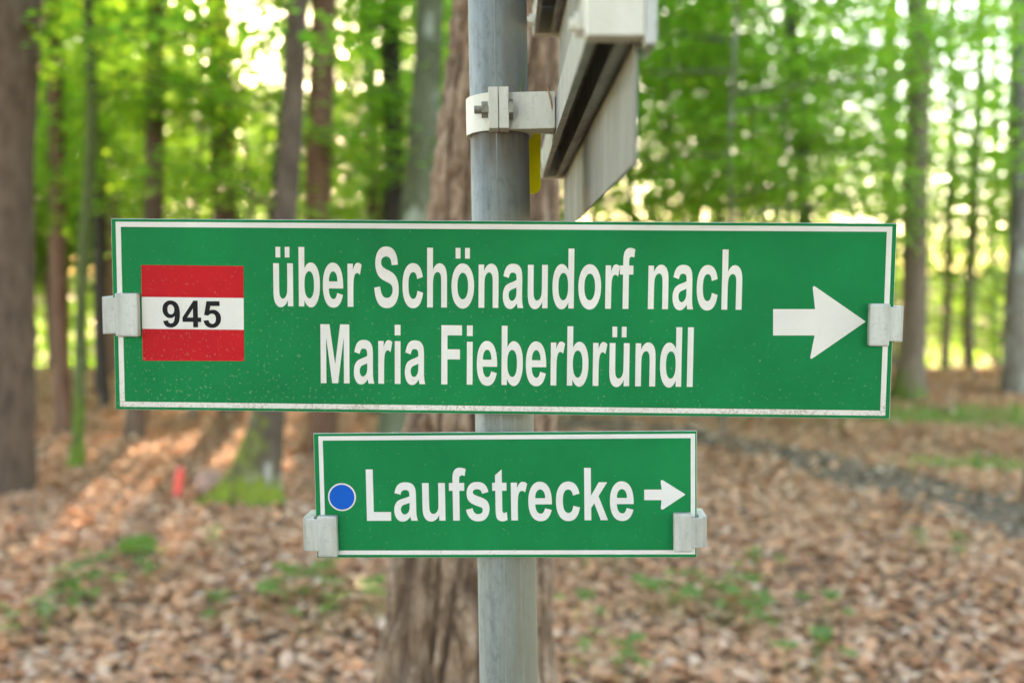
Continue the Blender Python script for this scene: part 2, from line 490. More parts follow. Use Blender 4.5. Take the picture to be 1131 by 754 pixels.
def outline(s):
    pts = []
    for tok in s.split('|'):
        if tok[0] == 'q':
            a = [float(t) for t in tok[1:].split()]
            p0 = pts[-1]
            for i in range(1, 7):
                t = i / 6
                pts.append(((1 - t) ** 2 * p0[0] + 2 * t * (1 - t) * a[0] + t * t * a[2], (1 - t) ** 2 * p0[1] + 2 * t * (1 - t) * a[1] + t * t * a[3]))
        else:
            a = [float(t) for t in tok.split()]
            pts.append((a[0], a[1]))
    if math.dist(pts[0], pts[-1]) < 1e-6:
        pts.pop()
    return pts


def text_polys(s):
    x, out = 0, []
    for ch in s:
        if ch == ' ':
            x += 569
            continue
        adv, cs = GLYPH[ch]
        for c in cs:
            out.append([(px + x, py) for px, py in outline(c)])
        x += adv
    return out


def film_mesh(name, polys, y_front, thick):
    """closed outlines in the sign's (x, z) plane -> thin film whose front is at y = y_front (towards the camera)"""
    cu = bpy.data.curves.new(name, 'CURVE')
    cu.dimensions = '2D'
    cu.fill_mode = 'BOTH'
    cu.extrude = thick / 2
    for p in polys:
        sp = cu.splines.new('POLY')
        sp.points.add(len(p) - 1)
        for q, (x, z) in zip(sp.points, p):
            q.co = (x, z, 0, 1)
        sp.use_cyclic_u = True
    o = bpy.data.objects.new('film_tmp', cu)
    COL.objects.link(o)
    dg = bpy.context.evaluated_depsgraph_get()
    me = bpy.data.meshes.new_from_object(o.evaluated_get(dg))
    bpy.data.objects.remove(o)
    bpy.data.curves.remove(cu)
    me.name = name
    co = np.zeros(len(me.vertices) * 3, np.float32)
    me.vertices.foreach_get('co', co)
    co = co.reshape(-1, 3)
    new = np.stack([co[:, 0], y_front + thick / 2 - co[:, 2], co[:, 1]], 1)
    me.vertices.foreach_set('co', new.ravel())
    me.update()
    me.materials.clear()
    return me


class Sign:
    """a sign plane with its own frame: x along the sign, z up it, -y out of its face"""

    def __init__(self, center, yaw, tilt, roll):
        self.M = Matrix.Translation(center) @ (Matrix.Rotation(yaw, 4, 'Z') @ Matrix.Rotation(roll, 4, 'Y') @ Matrix.Rotation(tilt, 4, 'X'))
        self.I = self.M.inverted()

    def uv(self, px, py):
        o = self.I @ EYE
        d = self.I.to_3x3() @ ray(px, py)
        t = -o.y / d.y
        p = o + d * t
        return (p.x, p.z)


def fit_text(sg, s, left, right, base_l, base_r, cap_top_l):
    """left/right ink edges, baseline and cap top as seen on the photographed sign"""
    polys = text_polys(s)
    xs = [p[0] for q in polys for p in q]
    x0, x1 = min(xs), max(xs)
    A, B = sg.uv(left, base_l), sg.uv(right, base_r)
    T = sg.uv(left, cap_top_l)
    k = (T[1] - A[1]) / 1466
    sx = (B[0] - A[0]) / (x1 - x0)
    sh = (B[1] - A[1]) / (x1 - x0)
    return [[(A[0] + (x - x0) * sx, A[1] + y * k + (x - x0) * sh) for x, y in q] for q in polys]


# ------------------------------------------------------------------ ground
def ground_mat():
    m, nt, b = new_mat('forest_floor_soil')
    v = coords(nt)
    f = noise_t(nt, v, 1.3, 5, 0.6)
    g = noise_t(nt, v, 16, 6, 0.75)
    col = ramp(nt, g, [(0.3, (0.12, 0.07, 0.042)), (0.5, (0.27, 0.165, 0.10)), (0.72, (0.42, 0.28, 0.18))])
    col = mixc(nt, math_n(nt, 'MULTIPLY', math_n(nt, 'SUBTRACT', f, 0.5), 2.0, True), col, (0.14, 0.09, 0.06))
    nt.links.new(col, b.inputs['Base Color'])
    b.inputs['Roughness'].default_value = 1
    b.inputs['Specular IOR Level'].default_value = 0.1
    bump(nt, g, b, 0.8, 0.03)
    return m


gx = np.concatenate([-np.geomspace(2500, 30, 14), np.linspace(-28, 28, 130), np.geomspace(30, 2500, 14)])
gy = np.concatenate([-np.geomspace(2500, 6, 14), np.linspace(-5, 45, 120), np.geomspace(47, 3000, 18)])
GX, GY = np.meshgrid(gx, gy)
GZ = height(GX, GY)
nx, ny = len(gx), len(gy)
ii = (np.arange(ny - 1)[:, None] * nx + np.arange(nx - 1)[None, :]).ravel()
gm = mesh_np('ground', np.stack([GX.ravel(), GY.ravel(), GZ.ravel()], 1), np.stack([ii, ii + 1, ii + nx + 1, ii + nx], 1), smooth=True)
tag(link('ground', gm, ground_mat()), kind='structure')

# muddy track running away to the left on the right-hand side
path_px = [(1330, 640), (1230, 612), (1131, 580), (1060, 556), (985, 534), (900, 509), (820, 491), (740, 476), (640, 468), (520, 463)]
path_pts = [ground_at(*p) for p in path_px]


def path_dist(x, y):
    d = np.full(np.shape(x), 1e9)
    for a, b in zip(path_pts[:-1], path_pts[1:]):
        ax, ay, bx, by = a.x, a.y, b.x, b.y
        L2 = (bx - ax) ** 2 + (by - ay) ** 2
        t = np.clip(((x - ax) * (bx - ax) + (y - ay) * (by - ay)) / L2, 0, 1)
        d = np.minimum(d, np.hypot(x - ax - t * (bx - ax), y - ay - t * (by - ay)))
    return d


def build_path():
    V, rows = [], 0
    n, k = 90, 13
    P = np.array([[p.x, p.y] for p in path_pts])
    s = np.linspace(0, len(P) - 1, n)
    x = np.interp(s, np.arange(len(P)), P[:, 0])
    y = np.interp(s, np.arange(len(P)), P[:, 1])
    tg = np.stack([np.gradient(x), np.gradient(y)], 1)
    tg /= np.linalg.norm(tg, axis=1)[:, None]
    nr = np.stack([-tg[:, 1], tg[:, 0]], 1)
    for i in range(n):
        wd = 0.38 + 0.07 * math.sin(i * 0.5) + 0.04 * math.sin(i * 1.3)
        for j in range(k):
            o = (j / (k - 1) * 2 - 1)
            jx, jy = x[i] + nr[i, 0] * o * wd, y[i] + nr[i, 1] * o * wd
            edge = 1 - abs(o)
            z = float(height(jx, jy)) + 0.004 + (0.03 * min(1, edge * 3) * (0.5 + mnoise.fractal((jx * 5, jy * 5, 2), 1, 2, 3)) if edge > 0.01 else -0.004)
            V.append((jx, jy, z))
    idx = (np.arange(n - 1)[:, None] * k + np.arange(k - 1)[None, :]).ravel()
    me = mesh_np('path', np.array(V), np.stack([idx, idx + 1, idx + k + 1, idx + k], 1), smooth=True)
    m, nt, b = new_mat('path_mud_gravel')
    v = coords(nt)
    g = noise_t(nt, v, 24, 6, 0.75)
    h = noise_t(nt, v, 4, 4)
    col = ramp(nt, g, [(0.3, (0.065, 0.043, 0.028)), (0.5, (0.17, 0.115, 0.077)), (0.72, (0.34, 0.25, 0.175))])
    col = mixc(nt, math_n(nt, 'MULTIPLY', math_n(nt, 'SUBTRACT', h, 0.52), 3, True), col, (0.28, 0.225, 0.165))
    nt.links.new(col, b.inputs['Base Color'])
    b.inputs['Specular IOR Level'].default_value = .05
    b.inputs['Roughness'].default_value = 1
    bump(nt, g, b, 0.9, 0.02)
    tag(link('path', me, m), kind='structure')


build_path()


def gravel():
    g = np.random.default_rng(9)
    P = np.array([[p.x, p.y] for p in path_pts])
    n = 1500
    s_ = g.uniform(0, len(P) - 1, n)
    x = np.interp(s_, np.arange(len(P)), P[:, 0]) + g.normal(0, .19, n)
    y = np.interp(s_, np.arange(len(P)), P[:, 1]) + g.normal(0, .19, n)
    oc = np.array([[1, 0, 0], [-1, 0, 0], [0, 1, 0], [0, -1, 0], [0, 0, .7], [0, 0, -.6]])
    r = np.exp(g.normal(-4.1, .5, n))
    V = oc[None] * r[:, None, None] * g.uniform(.6, 1.3, (n, 6, 1)) + g.normal(0, .12, (n, 6, 3)) * r[:, None, None]
    V += np.stack([x, y, height(x, y) + .022], 1)[:, None]
    f = np.array([[0, 2, 4], [2, 1, 4], [1, 3, 4], [3, 0, 4], [2, 0, 5], [1, 2, 5], [3, 1, 5], [0, 3, 5]])
    F = (np.arange(n)[:, None, None] * 6 + f[None]).reshape(-1, 3)
    mat = leafmat('track_stones', [(.09, .06, .04), (.20, .14, .095), (.32, .24, .17), (.14, .095, .063)], [(0, 0, 0)], 0, .95, .05)
    tag(link('gravel', mesh_np('gravel', V.reshape(-1, 3), F), mat), 'grey stones and clods strewn along the muddy track', 'gravel', kind='stuff')


gravel()

# ------------------------------------------------------------------ leaf litter: real curled leaves
def leaf_quads(P, D, Nn, L, W, curl):
    """leaf = two quads folded on the midrib; P base, D direction, Nn normal"""
    S = np.cross(Nn, D)
    S /= np.linalg.norm(S, axis=1)[:, None] + 1e-9
    L, W, curl = L[:, None], W[:, None], curl[:, None]
    a = P
    m1 = P + D * L * .5 - Nn * L * curl * .35
    t = P + D * L - Nn * L * curl * .1
    l = P + D * L * .48 + S * W * .5 + Nn * L * curl * .5
    r = P + D * L * .48 - S * W * .5 + Nn * L * curl * .5
    V = np.stack([a, l, m1, r, t], 1).reshape(-1, 3)
    i = np.arange(len(P))[:, None] * 5
    F = np.concatenate([i + np.array([[0, 2, 1, 1]]), i + np.array([[0, 3, 2, 2]])])
    tri = np.concatenate([i + np.array([[0, 2, 1]]), i + np.array([[0, 3, 2]]), i + np.array([[2, 4, 1]]), i + np.array([[3, 4, 2]])])
    return V, tri


def unit(v):
    return v / (np.linalg.norm(v, axis=-1, keepdims=True) + 1e-9)


def litter():
    n = 430000
    u = rng.random(n)
    dist = np.sqrt(2.6 ** 2 + u * (19 ** 2 - 2.6 ** 2))
    # denser near the camera
    keep = rng.random(n) < np.clip(1.25 - dist / 24, 0.35, 1)
    dist = dist[keep]
    ang = rng.uniform(-0.62, 0.62, len(dist))
    far_side = rng.random(len(dist)) < .27
    ang = np.where(far_side, np.sign(ang) * rng.uniform(.62, 1.35, len(dist)), ang)
    x, y = dist * np.sin(ang), dist * np.cos(ang)
    pd = path_dist(x, y)
    edge = 0.30 + 0.12 * np.sin(x * 3.1) * np.cos(y * 2.7) + 0.05 * np.sin(x * 9 + y * 7)
    keep = (pd > edge) | (rng.random(len(x)) < 0.16)
    x, y = x[keep], y[keep]
    n = len(x)
    z = height(x, y) + rng.uniform(0.004, 0.035, n)
    az = rng.uniform(0, 2 * np.pi, n)
    D = unit(np.stack([np.cos(az), np.sin(az), rng.normal(0, .28, n)], 1))
    Nn = unit(np.stack([rng.normal(0, .2, n), rng.normal(0, .2, n), np.ones(n)], 1))
    Nn = unit(Nn - D * np.sum(Nn * D, 1, keepdims=True))
    L = rng.uniform(0.032, 0.072, n) * np.where(rng.random(n) < .2, 1.45, 1.0)
    W = L * rng.uniform(.5, .75, n)
    V, T = leaf_quads(np.stack([x, y, z], 1), D, Nn, L, W, rng.uniform(0, .24, n))
    me = mesh_np('leaf_litter', V, T)
    mat = leafmat('dry_beech_leaves',
                  [(0.40, .17, .08), (.57, .28, .145), (.69, .38, .215), (.62, .28, .13), (.72, .455, .29), (.52, .235, .12), (.75, .52, .37), (.65, .32, .165), (.45, .22, .12)],
                  [(.5, .25, .1), (.5, .3, .15)], 0.12, 0.7, .08)
    tag(link('leaf_litter', me, mat), 'dry brown beech leaves covering the forest floor', 'leaf litter', kind='stuff')


litter()

# ------------------------------------------------------------------ foliage
LEAF_A = leafmat('beech_leaf_bright', [(.045, .105, .012), (.075, .15, .018), (.10, .18, .02), (.06, .13, .018)],
                 [(.27, .62, .04), (.37, .72, .05), (.50, .78, .06), (.23, .58, .05)], 0.5, 0.42)
LEAF_B = leafmat('oak_leaf_deep', [(.035, .08, .014), (.055, .11, .02), (.075, .13, .018)],
                 [(.20, .50, .04), (.29, .60, .06), (.38, .65, .06)], 0.45, 0.45)
LEAF_D = leafmat('rear_shade_needle', [(.035, .045, .025), (.055, .06, .035), (.045, .05, .03)], [(0, 0, 0)], 0, .7, .15)  # dull needles for the added rear trees, so no green light reaches the signs
LEAF_C = leafmat('low_plant_leaf', [(.08, .15, .03), (.12, .19, .045), (.17, .22, .06)],
                 [(.25, .5, .06), (.35, .6, .09)], 0.35, 0.45)


def rhombs(P, D, Nn, L, W):
    S = np.cross(Nn, D)
    S = unit(S)
    L, W = L[:, None], W[:, None]
    V = np.stack([P, P + D * L * .5 + S * W * .5, P + D * L, P + D * L * .5 - S * W * .5], 1).reshape(-1, 3)
    F = np.arange(len(P) * 4).reshape(-1, 4)
    return V, F


def make_spray_crown(name, seed, z0, z1, rad, n_br, per, leaf, profile, lift=0.15, spread=1.0):
    """layered branches: each one a flat, slightly drooping spray of leaves. Returns (leaf mesh, branch paths)"""
    g = np.random.default_rng(seed)
    P, D, Nn, paths = [], [], [], []
    for i in range(n_br):
        f = (i + g.random()) / n_br
        z = z0 + (z1 - z0) * f
        a = i * 2.4 + g.normal(0, .5)
        l = rad * profile(f) * g.uniform(.6, 1.15)
        if l < .15:
            continue
        dirh = np.array([math.cos(a), math.sin(a), 0])
        side = np.array([-math.sin(a), math.cos(a), 0])
        up = lift + g.normal(0, .12)
        s = np.linspace(0, 1, 6)
        sag = g.uniform(.05, .2)
        curve = lambda t: np.outer(t, dirh) * l + np.outer(np.array(t) * up - sag * np.array(t) ** 2, np.array([0, 0, 1])) * l
        pts = curve(s) + np.array([0, 0, z])
        paths.append((pts, np.linspace(.008, .002, 6) * (1 + l * .35)))
        m = int(per * (l / rad) ** 1.3 * g.uniform(.7, 1.2)) + 8
        t = g.uniform(.12, 1.0, m) ** .8
        wd = l * .42 * spread * np.sqrt(np.clip(t * (1.12 - t) * 2.2, .02, 1))
        lat = g.uniform(-1, 1, m) * wd
        tiltn = g.normal(0, .22)
        p = curve(t) + np.array([0, 0, z]) + side * lat[:, None]
        p[:, 2] += lat * tiltn - np.abs(lat) * .18 + g.normal(0, .035 * l, m)
        d = unit(dirh * 0.7 + side * (np.sign(lat) * g.uniform(.3, 1, m))[:, None] + np.stack([g.normal(0, .15, m), g.normal(0, .15, m), g.normal(-.15, .22, m)], 1))
        nn = np.stack([g.normal(0, .38, m), g.normal(0, .38, m), np.ones(m)], 1)
        nn = unit(nn - d * np.sum(nn * d, 1, keepdims=True))
        P.append(p); D.append(d); Nn.append(nn)
    P, D, Nn = np.concatenate(P), np.concatenate(D), np.concatenate(Nn)
    L = g.uniform(.7, 1.2, len(P)) * leaf
    V, F = rhombs(P, D, Nn, L, L * g.uniform(.55, .72, len(P)))
    return mesh_np(name, V, F), paths


sap_prof = lambda f: 0.55 + 0.6 * math.sin(min(1, f * 1.15 + .12) * math.pi) if f < .9 else .3
high_prof = lambda f: 0.35 + 0.75 * math.sin(max(0.05, min(.97, f)) * math.pi) ** .7
SAPLINGS = [make_spray_crown('sapling_leaves', 100 + k, 1.5 + .25 * k, 6.2, 2.1, 48, 260, .09, sap_prof) for k in range(4)]
BUSHES = [make_spray_crown('bush_leaves', 140 + k, .25, 3.0, 1.5, 40, 130, .085, sap_prof, .3) for k in range(2)]
REAR = [make_spray_crown('needle_sprays', 220 + k, 1.5 + .25 * k, 6.2, 2.1, 48, 260, .09, sap_prof) for k in range(4)]
REARB = [make_spray_crown('low_needle_sprays', 240 + k, .25, 3.0, 1.5, 40, 130, .085, sap_prof, .3) for k in range(2)]
HIGHS = [make_spray_crown('high_crown_leaves', 180 + k, 6.5 + .8 * k, 17, 3.3, 50, 40, .15, high_prof, .25, 1.1) for k in range(3)]

FARS = [make_spray_crown('far_crown_leaves', 260 + k, 4.5 + .8 * k, 17, 3.2, 60, 150, .16, high_prof, .25, 1.1) for k in range(3)]
BARK_PINE = bark('spruce_bark', (.040, .026, .018), (.105, .070, .048), (.19, .135, .098), 18, .3)
BARK_RED = bark('pine_bark_reddish', (.055, .028, .018), (.135, .072, .045), (.22, .132, .09), 16, .22)
BARK_DARK = bark('dark_bark', (0.019, 0.015, 0.012), (0.043, 0.035, 0.029), (0.081, 0.065, 0.053), 16, .25)  # deepest of the bark tones, mottled along the trunk
BARK_GREY = bark('beech_bark_grey', (0.075, 0.062, 0.047), (0.13, 0.112, 0.087), (0.20, 0.178, 0.145), 8, .5, lichen=(.42, .44, .38), bd=.008)
BARK_MOSS = bark('mossy_sapling_bark', (0.043, 0.053, 0.019), (0.081, 0.099, 0.031), (0.143, 0.155, 0.074), 10, .4, moss=(.14, .23, .022), moss_h=.9, lichen=(.38, .42, .36), bd=.01)
BARK_BEECHM = bark('beech_bark_moss_foot', (.038, .027, .018), (.085, .062, .042), (.15, .115, .08), 9, .6, moss=(.17, .21, .022), moss_h=1.0, lichen=(.50, .50, .40), bd=.012)
BARK_MOSSF = bark('brown_bark_moss_foot', (.065, .046, .032), (.135, .10, .072), (.21, .165, .125), 13, .3, moss=(.10, .14, .03), moss_h=.4)
BARK_GREENISH = bark('algae_green_bark', (0.046, 0.053, 0.028), (0.093, 0.102, 0.056), (0.149, 0.155, 0.099), 9, .4, lichen=(.38, .42, .33), bd=.012)


def trunk_mesh(name, base, lean_pt, r, H=16, flare=1.5, flare_h=.35, seg=20, seed=0, wob=.03, limbs=None, rough=.04, sweep=0.0, rootf=0.0):
    """trunk in local coordinates (origin at its foot). lean_pt: a point (world) the trunk's axis passes through"""
    g = np.random.default_rng(seed)
    base = np.array(base)
    d = np.array(lean_pt) - base
    d = d / d[2]
    zs = np.concatenate([[-.15], np.linspace(0, 1.2, 16), np.linspace(1.5, H, 40)])
    ph = g.uniform(0, 6.28, 4)
    leanx = np.where(zs < 5, zs, 5 + (zs - 5) * .35)
    px = d[0] * leanx + wob * (np.sin(zs * .9 + ph[0]) - math.sin(ph[0])) + wob * .5 * (np.sin(zs * 2.3 + ph[1]) - math.sin(ph[1]))
    px = px - sweep * (np.exp(-np.maximum(zs, 0) / .5) - 1)
    py = d[1] * leanx + wob * (np.sin(zs * .8 + ph[2]) - math.sin(ph[2]))
    rad = r * (1 - .62 * np.clip(zs / H, 0, 1) ** 1.2) * (1 + (flare - 1) * np.exp(-np.maximum(zs, 0) / flare_h)) * (1 + rootf * np.exp(-np.maximum(zs, 0) / .09))
    ang = np.linspace(0, 2 * np.pi, seg, endpoint=False)
    k1, k2 = g.integers(3, 5), g.integers(5, 8)
    lob = 1 + rough * np.cos(k2 * ang[None] + ph[3] + zs[:, None] * .4) + (np.cos(k1 * ang[None] + ph[1]) * .16 * (flare - 1)) * np.exp(-np.maximum(zs, 0)[:, None] / flare_h)
    lob = lob + rough * .6 * g.normal(0, 1, lob.shape)
    ring = np.stack([px[:, None] + np.cos(ang)[None] * rad[:, None] * lob, py[:, None] + np.sin(ang)[None] * rad[:, None] * lob, np.repeat(zs[:, None], seg, 1)], -1)
    V = ring.reshape(-1, 3)
    i = np.arange(len(zs) - 1)[:, None] * seg
    j = np.arange(seg)[None]
    F = np.stack([i + j, i + (j + 1) % seg, i + seg + (j + 1) % seg, i + seg + j], -1).reshape(-1, 4)
    axis = lambda z: np.array([np.interp(z, zs, px), np.interp(z, zs, py), z])
    if limbs:
        V2, F2 = tube_np(limbs(axis), 6)
        F = np.concatenate([F, F2 + len(V)])
        V = np.concatenate([V, V2])
    return mesh_np(name, V, F, smooth=True), axis


TREES = []


def tree(name, label, cat, base_px, top_px, width_px, mat, dist=None, H=16, flare=1.35, flare_h=.3, seed=0, crown=None, crown_mat=None, crown_scale=1, group=None, wob=.03, bare_stubs=0, top_y=0, sweep=0.0, root=0.0):
    """base_px = (x, y) where the trunk meets the ground in the photograph, top_px = its x at the frame's top"""
    if dist is None:
        b = ground_at(*base_px)
    else:
        b = at_y(base_px[0], base_px[1], dist)
        b.z = float(height(b.x, b.y))
    tp = at_y(top_px, top_y, b.y)
    depth = (b - EYE).dot(FWD)
    r = width_px / FPX * depth / 2
    rootf = root
    root = empty(name, b)
    tag(root, label, cat, group)
    limb = None
    if crown:
        cm, paths = crown
        ca = np.random.default_rng(seed + 5).uniform(0, 6.28)
        cs, sn = math.cos(ca), math.sin(ca)

        def limb(axis):
            out = []
            for pts, rad in paths[::2]:
                q = pts * crown_scale
                q = np.stack([q[:, 0] * cs - q[:, 1] * sn, q[:, 0] * sn + q[:, 1] * cs, q[:, 2]], 1)
                q = q + axis(q[0, 2]) * np.array([1, 1, 0])
                out.append((q, rad))
            return out
    elif bare_stubs:
        gg = np.random.default_rng(seed + 9)

        def limb(axis):
            out = []
            for _ in range(bare_stubs):
                z = gg.uniform(1.6, 7)
                a = gg.uniform(0, 6.28)
                l = gg.uniform(.2, .9)
                s = np.linspace(0, 1, 4)
                q = axis(z) + np.outer(s, [math.cos(a) * l, math.sin(a) * l, -.15 * l])
                out.append((q, np.linspace(.014, .004, 4)))
            return out
    me, axis = trunk_mesh('trunk', b, tp, r, H, flare, flare_h, seed=seed, limbs=limb, wob=wob, sweep=sweep, rootf=rootf)
    link('trunk', me, mat, root)
    if crown:
        c = link('crown', crown[0], crown_mat or LEAF_A, root)
        c.rotation_euler = (0, 0, ca)
        c.scale = (crown_scale,) * 3
        a6 = axis(5)
        c.location = (a6[0] * .8, a6[1] * .8, 0)
    TREES.append((b.x, b.y, r))
    return root


tree('spruce_tree', 'thick grey brown spruce trunk cut by the left edge of the picture', 'tree', (1, 545), 15, 66, BARK_PINE, seed=1, flare=1.12, crown=HIGHS[0], crown_mat=LEAF_B, bare_stubs=3)
tree('pine_tree', 'reddish brown trunk between the thick left edge trunk and the thin mossy one', 'tree', (71, 478), 65, 18, BARK_RED, seed=2, flare=1.2, crown=HIGHS[1], crown_mat=LEAF_B)
tree('mossy_sapling', 'thin green mossy trunk standing left of the large green sign', 'tree', (84, 517), 103, 13, BARK_MOSS, seed=3, flare=1.5, flare_h=.12, H=11, crown=SAPLINGS[1], crown_scale=1.55, wob=.05)
tree('spruce_tree', 'dark trunk leaning left whose foot shows under the large sign', 'tree', (149, 484), 173, 22, BARK_PINE, seed=4, flare=1.15, crown=HIGHS[2], crown_mat=LEAF_B)
tree('spruce_tree', 'dark brown slender trunk far behind the thin mossy one', 'tree', (112, 436), 121, 12, BARK_DARK, seed=24, flare=1.1, crown=HIGHS[0], crown_mat=LEAF_A)
tree('spruce_tree', 'brown trunk above the red and white trail mark leaning right downwards', 'tree', (256, 456), 231, 27, BARK_PINE, seed=5, flare=1.15, crown=HIGHS[1], crown_mat=LEAF_B)
tree('beech_tree', 'beech with pale lichen patches and a bright mossy flared foot', 'tree', (272, 553), 289, 25, BARK_BEECHM, seed=6, flare=2.8, flare_h=.45, sweep=.24, root=.3, crown=HIGHS[2], crown_mat=LEAF_A)
tree('beech_sapling', 'thin dark stem just left of the mossy footed beech', 'tree', (300, 486), 300, 11, BARK_DARK, seed=7, flare=1.2, H=9, crown=SAPLINGS[0], crown_scale=1.0, wob=.06)
tree('pine_tree', 'reddish brown trunk right of the mossy footed beech', 'tree', (357, 500), 364, 29, BARK_RED, seed=8, flare=1.1, crown=HIGHS[0], crown_mat=LEAF_B)
tree('spruce_tree', 'very dark straight trunk between the reddish trunk and the greenish one', 'tree', (424, 458), 431, 24, BARK_DARK, seed=9, flare=1.15, crown=HIGHS[1], crown_mat=LEAF_A)
tree('beech_tree', 'greenish grey trunk just left of the big furrowed pine', 'tree', (432, 505), 474, 34, BARK_GREENISH, seed=10, flare=1.3, crown=HIGHS[2], crown_mat=LEAF_A)
tree('slender_tree', 'thin dark trunk right of the metal sign back', 'tree', (700, 430), 698, 8, BARK_DARK, dist=14.5, seed=11, flare=1.1, H=12, crown=SAPLINGS[2], crown_scale=1.3, wob=.05)
tree('slender_tree', 'dark curving trunk among the foliage above the white arrow', 'tree', (912, 440), 880, 16, BARK_DARK, dist=13.2, seed=12, flare=1.2, H=12, crown=SAPLINGS[3], crown_scale=1.4, wob=.08)
tree('beech_tree', 'brown trunk with mossy foot at the right end of the large sign', 'tree', (1003, 441), 1012, 27, BARK_MOSSF, seed=13, flare=1.6, flare_h=.3, crown=HIGHS[0], crown_mat=LEAF_A)
tree('beech_tree', 'pale grey trunk cut by the right edge of the picture', 'tree', (1120, 434), 1131, 25, BARK_GREY, seed=14, flare=1.3, crown=HIGHS[1], crown_mat=LEAF_A)
tree('slender_tree', 'narrow trunk nearer the mossy footed one of two far right', 'tree', (1043, 424), 1047, 9, BARK_MOSSF, dist=16, seed=15, flare=1.2, H=13, crown=SAPLINGS[0], crown_scale=1.4)
tree('slender_tree', 'narrow trunk nearer the pale edge trunk of two far right', 'tree', (1070, 424), 1080, 11, BARK_MOSSF, dist=17, seed=16, flare=1.2, H=13, crown=SAPLINGS[2], crown_scale=1.4)
tree('beech_tree', 'pale far trunk against the bright sky gap above the sign end', 'tree', (980, 420), 984, 14, BARK_GREY, dist=21, seed=17, flare=1.2, crown=HIGHS[2], crown_mat=LEAF_A)


# the big furrowed pine right behind the post
def big_pine():
    PY = 2.35
    a = at(516, 700, PY)
    b_ = at(548, 240, PY)
    t = at(559, 0, PY)
    # axis through a (low) and t (high), continued to the ground
    dirv = (t - a)
    k = (a.z) / dirv.z
    foot = a - dirv * k
    foot.z = float(height(foot.x, foot.y))
    root = empty('pine_tree', foot)
    tag(root, 'big pine with deeply furrowed plated bark right behind the metal post', 'tree')
    # radius profile from the photograph: half widths 91 px low down, 70 at the sign's top, 54 at the frame's top
    zz = np.array([0, a.z, b_.z, t.z, 5, 9, 16.0])
    rr = np.array([.30, .194, .147, .1175, .112, .10, .05])
    zs = np.concatenate([np.linspace(-.15, 3.0, 420), np.linspace(3.05, 16, 60)])
    seg = 260
    ang = np.linspace(0, 2 * np.pi, seg, endpoint=False)
    V = np.zeros((len(zs), seg, 3))
    dx, dy = dirv.x / dirv.z, dirv.y / dirv.z
    ca, sa = np.cos(ang), np.sin(ang)
    col = np.zeros((len(zs), seg))
    for i, z in enumerate(zs):
        r0 = np.interp(z, zz, rr)
        cz = min(z, 3) + max(0, z - 3) * .3
        for j in range(seg):
            x, y = ca[j], sa[j]
            # warped cellular ridges stretched along the trunk = bark plates
            # bark plates: tall cells whose edges wander; the fissures between them are cut deep
            zz_ = z * 1.28
            wa = mnoise.noise((x * 3, y * 3, zz_ * 4)) * .17 + mnoise.noise((x * 9, y * 9, zz_ * 12)) * .09
            wb = mnoise.noise((x * 3 + 7, y * 3, zz_ * 4)) * .17 + mnoise.noise((x * 9 + 3, y * 9, zz_ * 12)) * .09
            d2 = mnoise.voronoi(Vector((x * 2.7 + wa, y * 2.7 + wb, zz_ * 1.15 + wa)))[0]
            dd = mnoise.voronoi(Vector((x * 5.5 + wa * 2, y * 5.5 + wb * 2, zz_ * 5.2 + wb * 2)))[0]
            p2 = min(1, max(0, (d2[1] - d2[0]) - .03) / .16)
            p1 = min(1, (dd[1] - dd[0]) / .16)
            plate = (.35 + .65 * p2) * (.5 + .5 * p1)
            fine = mnoise.fractal((x * 12, y * 12, zz_ * 20), .9, 2, 5)
            rr_ = r0 + (plate - .6) * .026 + fine * .006 + mnoise.noise((x * 4, y * 4, zz_ * 5)) * .006
            V[i, j] = (dx * cz + x * rr_, dy * cz + y * rr_, z)
            col[i, j] = plate
    idx = np.arange(len(zs) - 1)[:, None] * seg
    jj = np.arange(seg)[None]
    F = np.stack([idx + jj, idx + (jj + 1) % seg, idx + seg + (jj + 1) % seg, idx + seg + jj], -1).reshape(-1, 4)
    me = mesh_np('trunk', V.reshape(-1, 3), F, smooth=True)
    at_ = me.attributes.new('plate', 'FLOAT', 'POINT')
    at_.data.foreach_set('value', col.ravel().astype(np.float32))
    m, nt, b = new_mat('furrowed_pine_bark')
    an = nt.nodes.new('ShaderNodeAttribute')
    an.attribute_name = 'plate'
    v = coords(nt, (1, 1, .42))
    f = noise_t(nt, v, 30, 7, .78)
    outer = ramp(nt, f, [(.34, (.085, .05, .03)), (.5, (.27, .175, .108)), (.66, (.50, .375, .265))])
    big = noise_t(nt, coords(nt), 5, 3)
    outer = mixc(nt, math_n(nt, 'MULTIPLY', math_n(nt, 'SUBTRACT', big, .45), 2, True), outer, (.36, .215, .13))
    inner = (.06, .036, .024)
    nt.links.new(mixc(nt, an.outputs['Fac'], inner, outer), b.inputs['Base Color'])
    b.inputs['Roughness'].default_value = .95
    b.inputs['Specular IOR Level'].default_value = .15
    bump(nt, f, b, .6, .012)
    link('trunk', me, m, root)
    c = link('crown', HIGHS[1][0], LEAF_B, root)
    c.location = (dx * 3.5, dy * 3.5, 0)
    TREES.append((foot.x, foot.y, .3))


big_pine()

# the low sun reaches the ground on the left through a gap in the wood
def in_gap(x, y, wdt):
    ux, uy = math.sin(SUN_AZ), math.cos(SUN_AZ)
    for gx_, gy_ in ((-2.7, 5.85), (-2.75, 9.1)):
        if (x - gx_) * ux + (y - gy_) * uy > -.5 and abs((x - gx_) * uy - (y - gy_) * ux) < wdt:
            return True
    return False


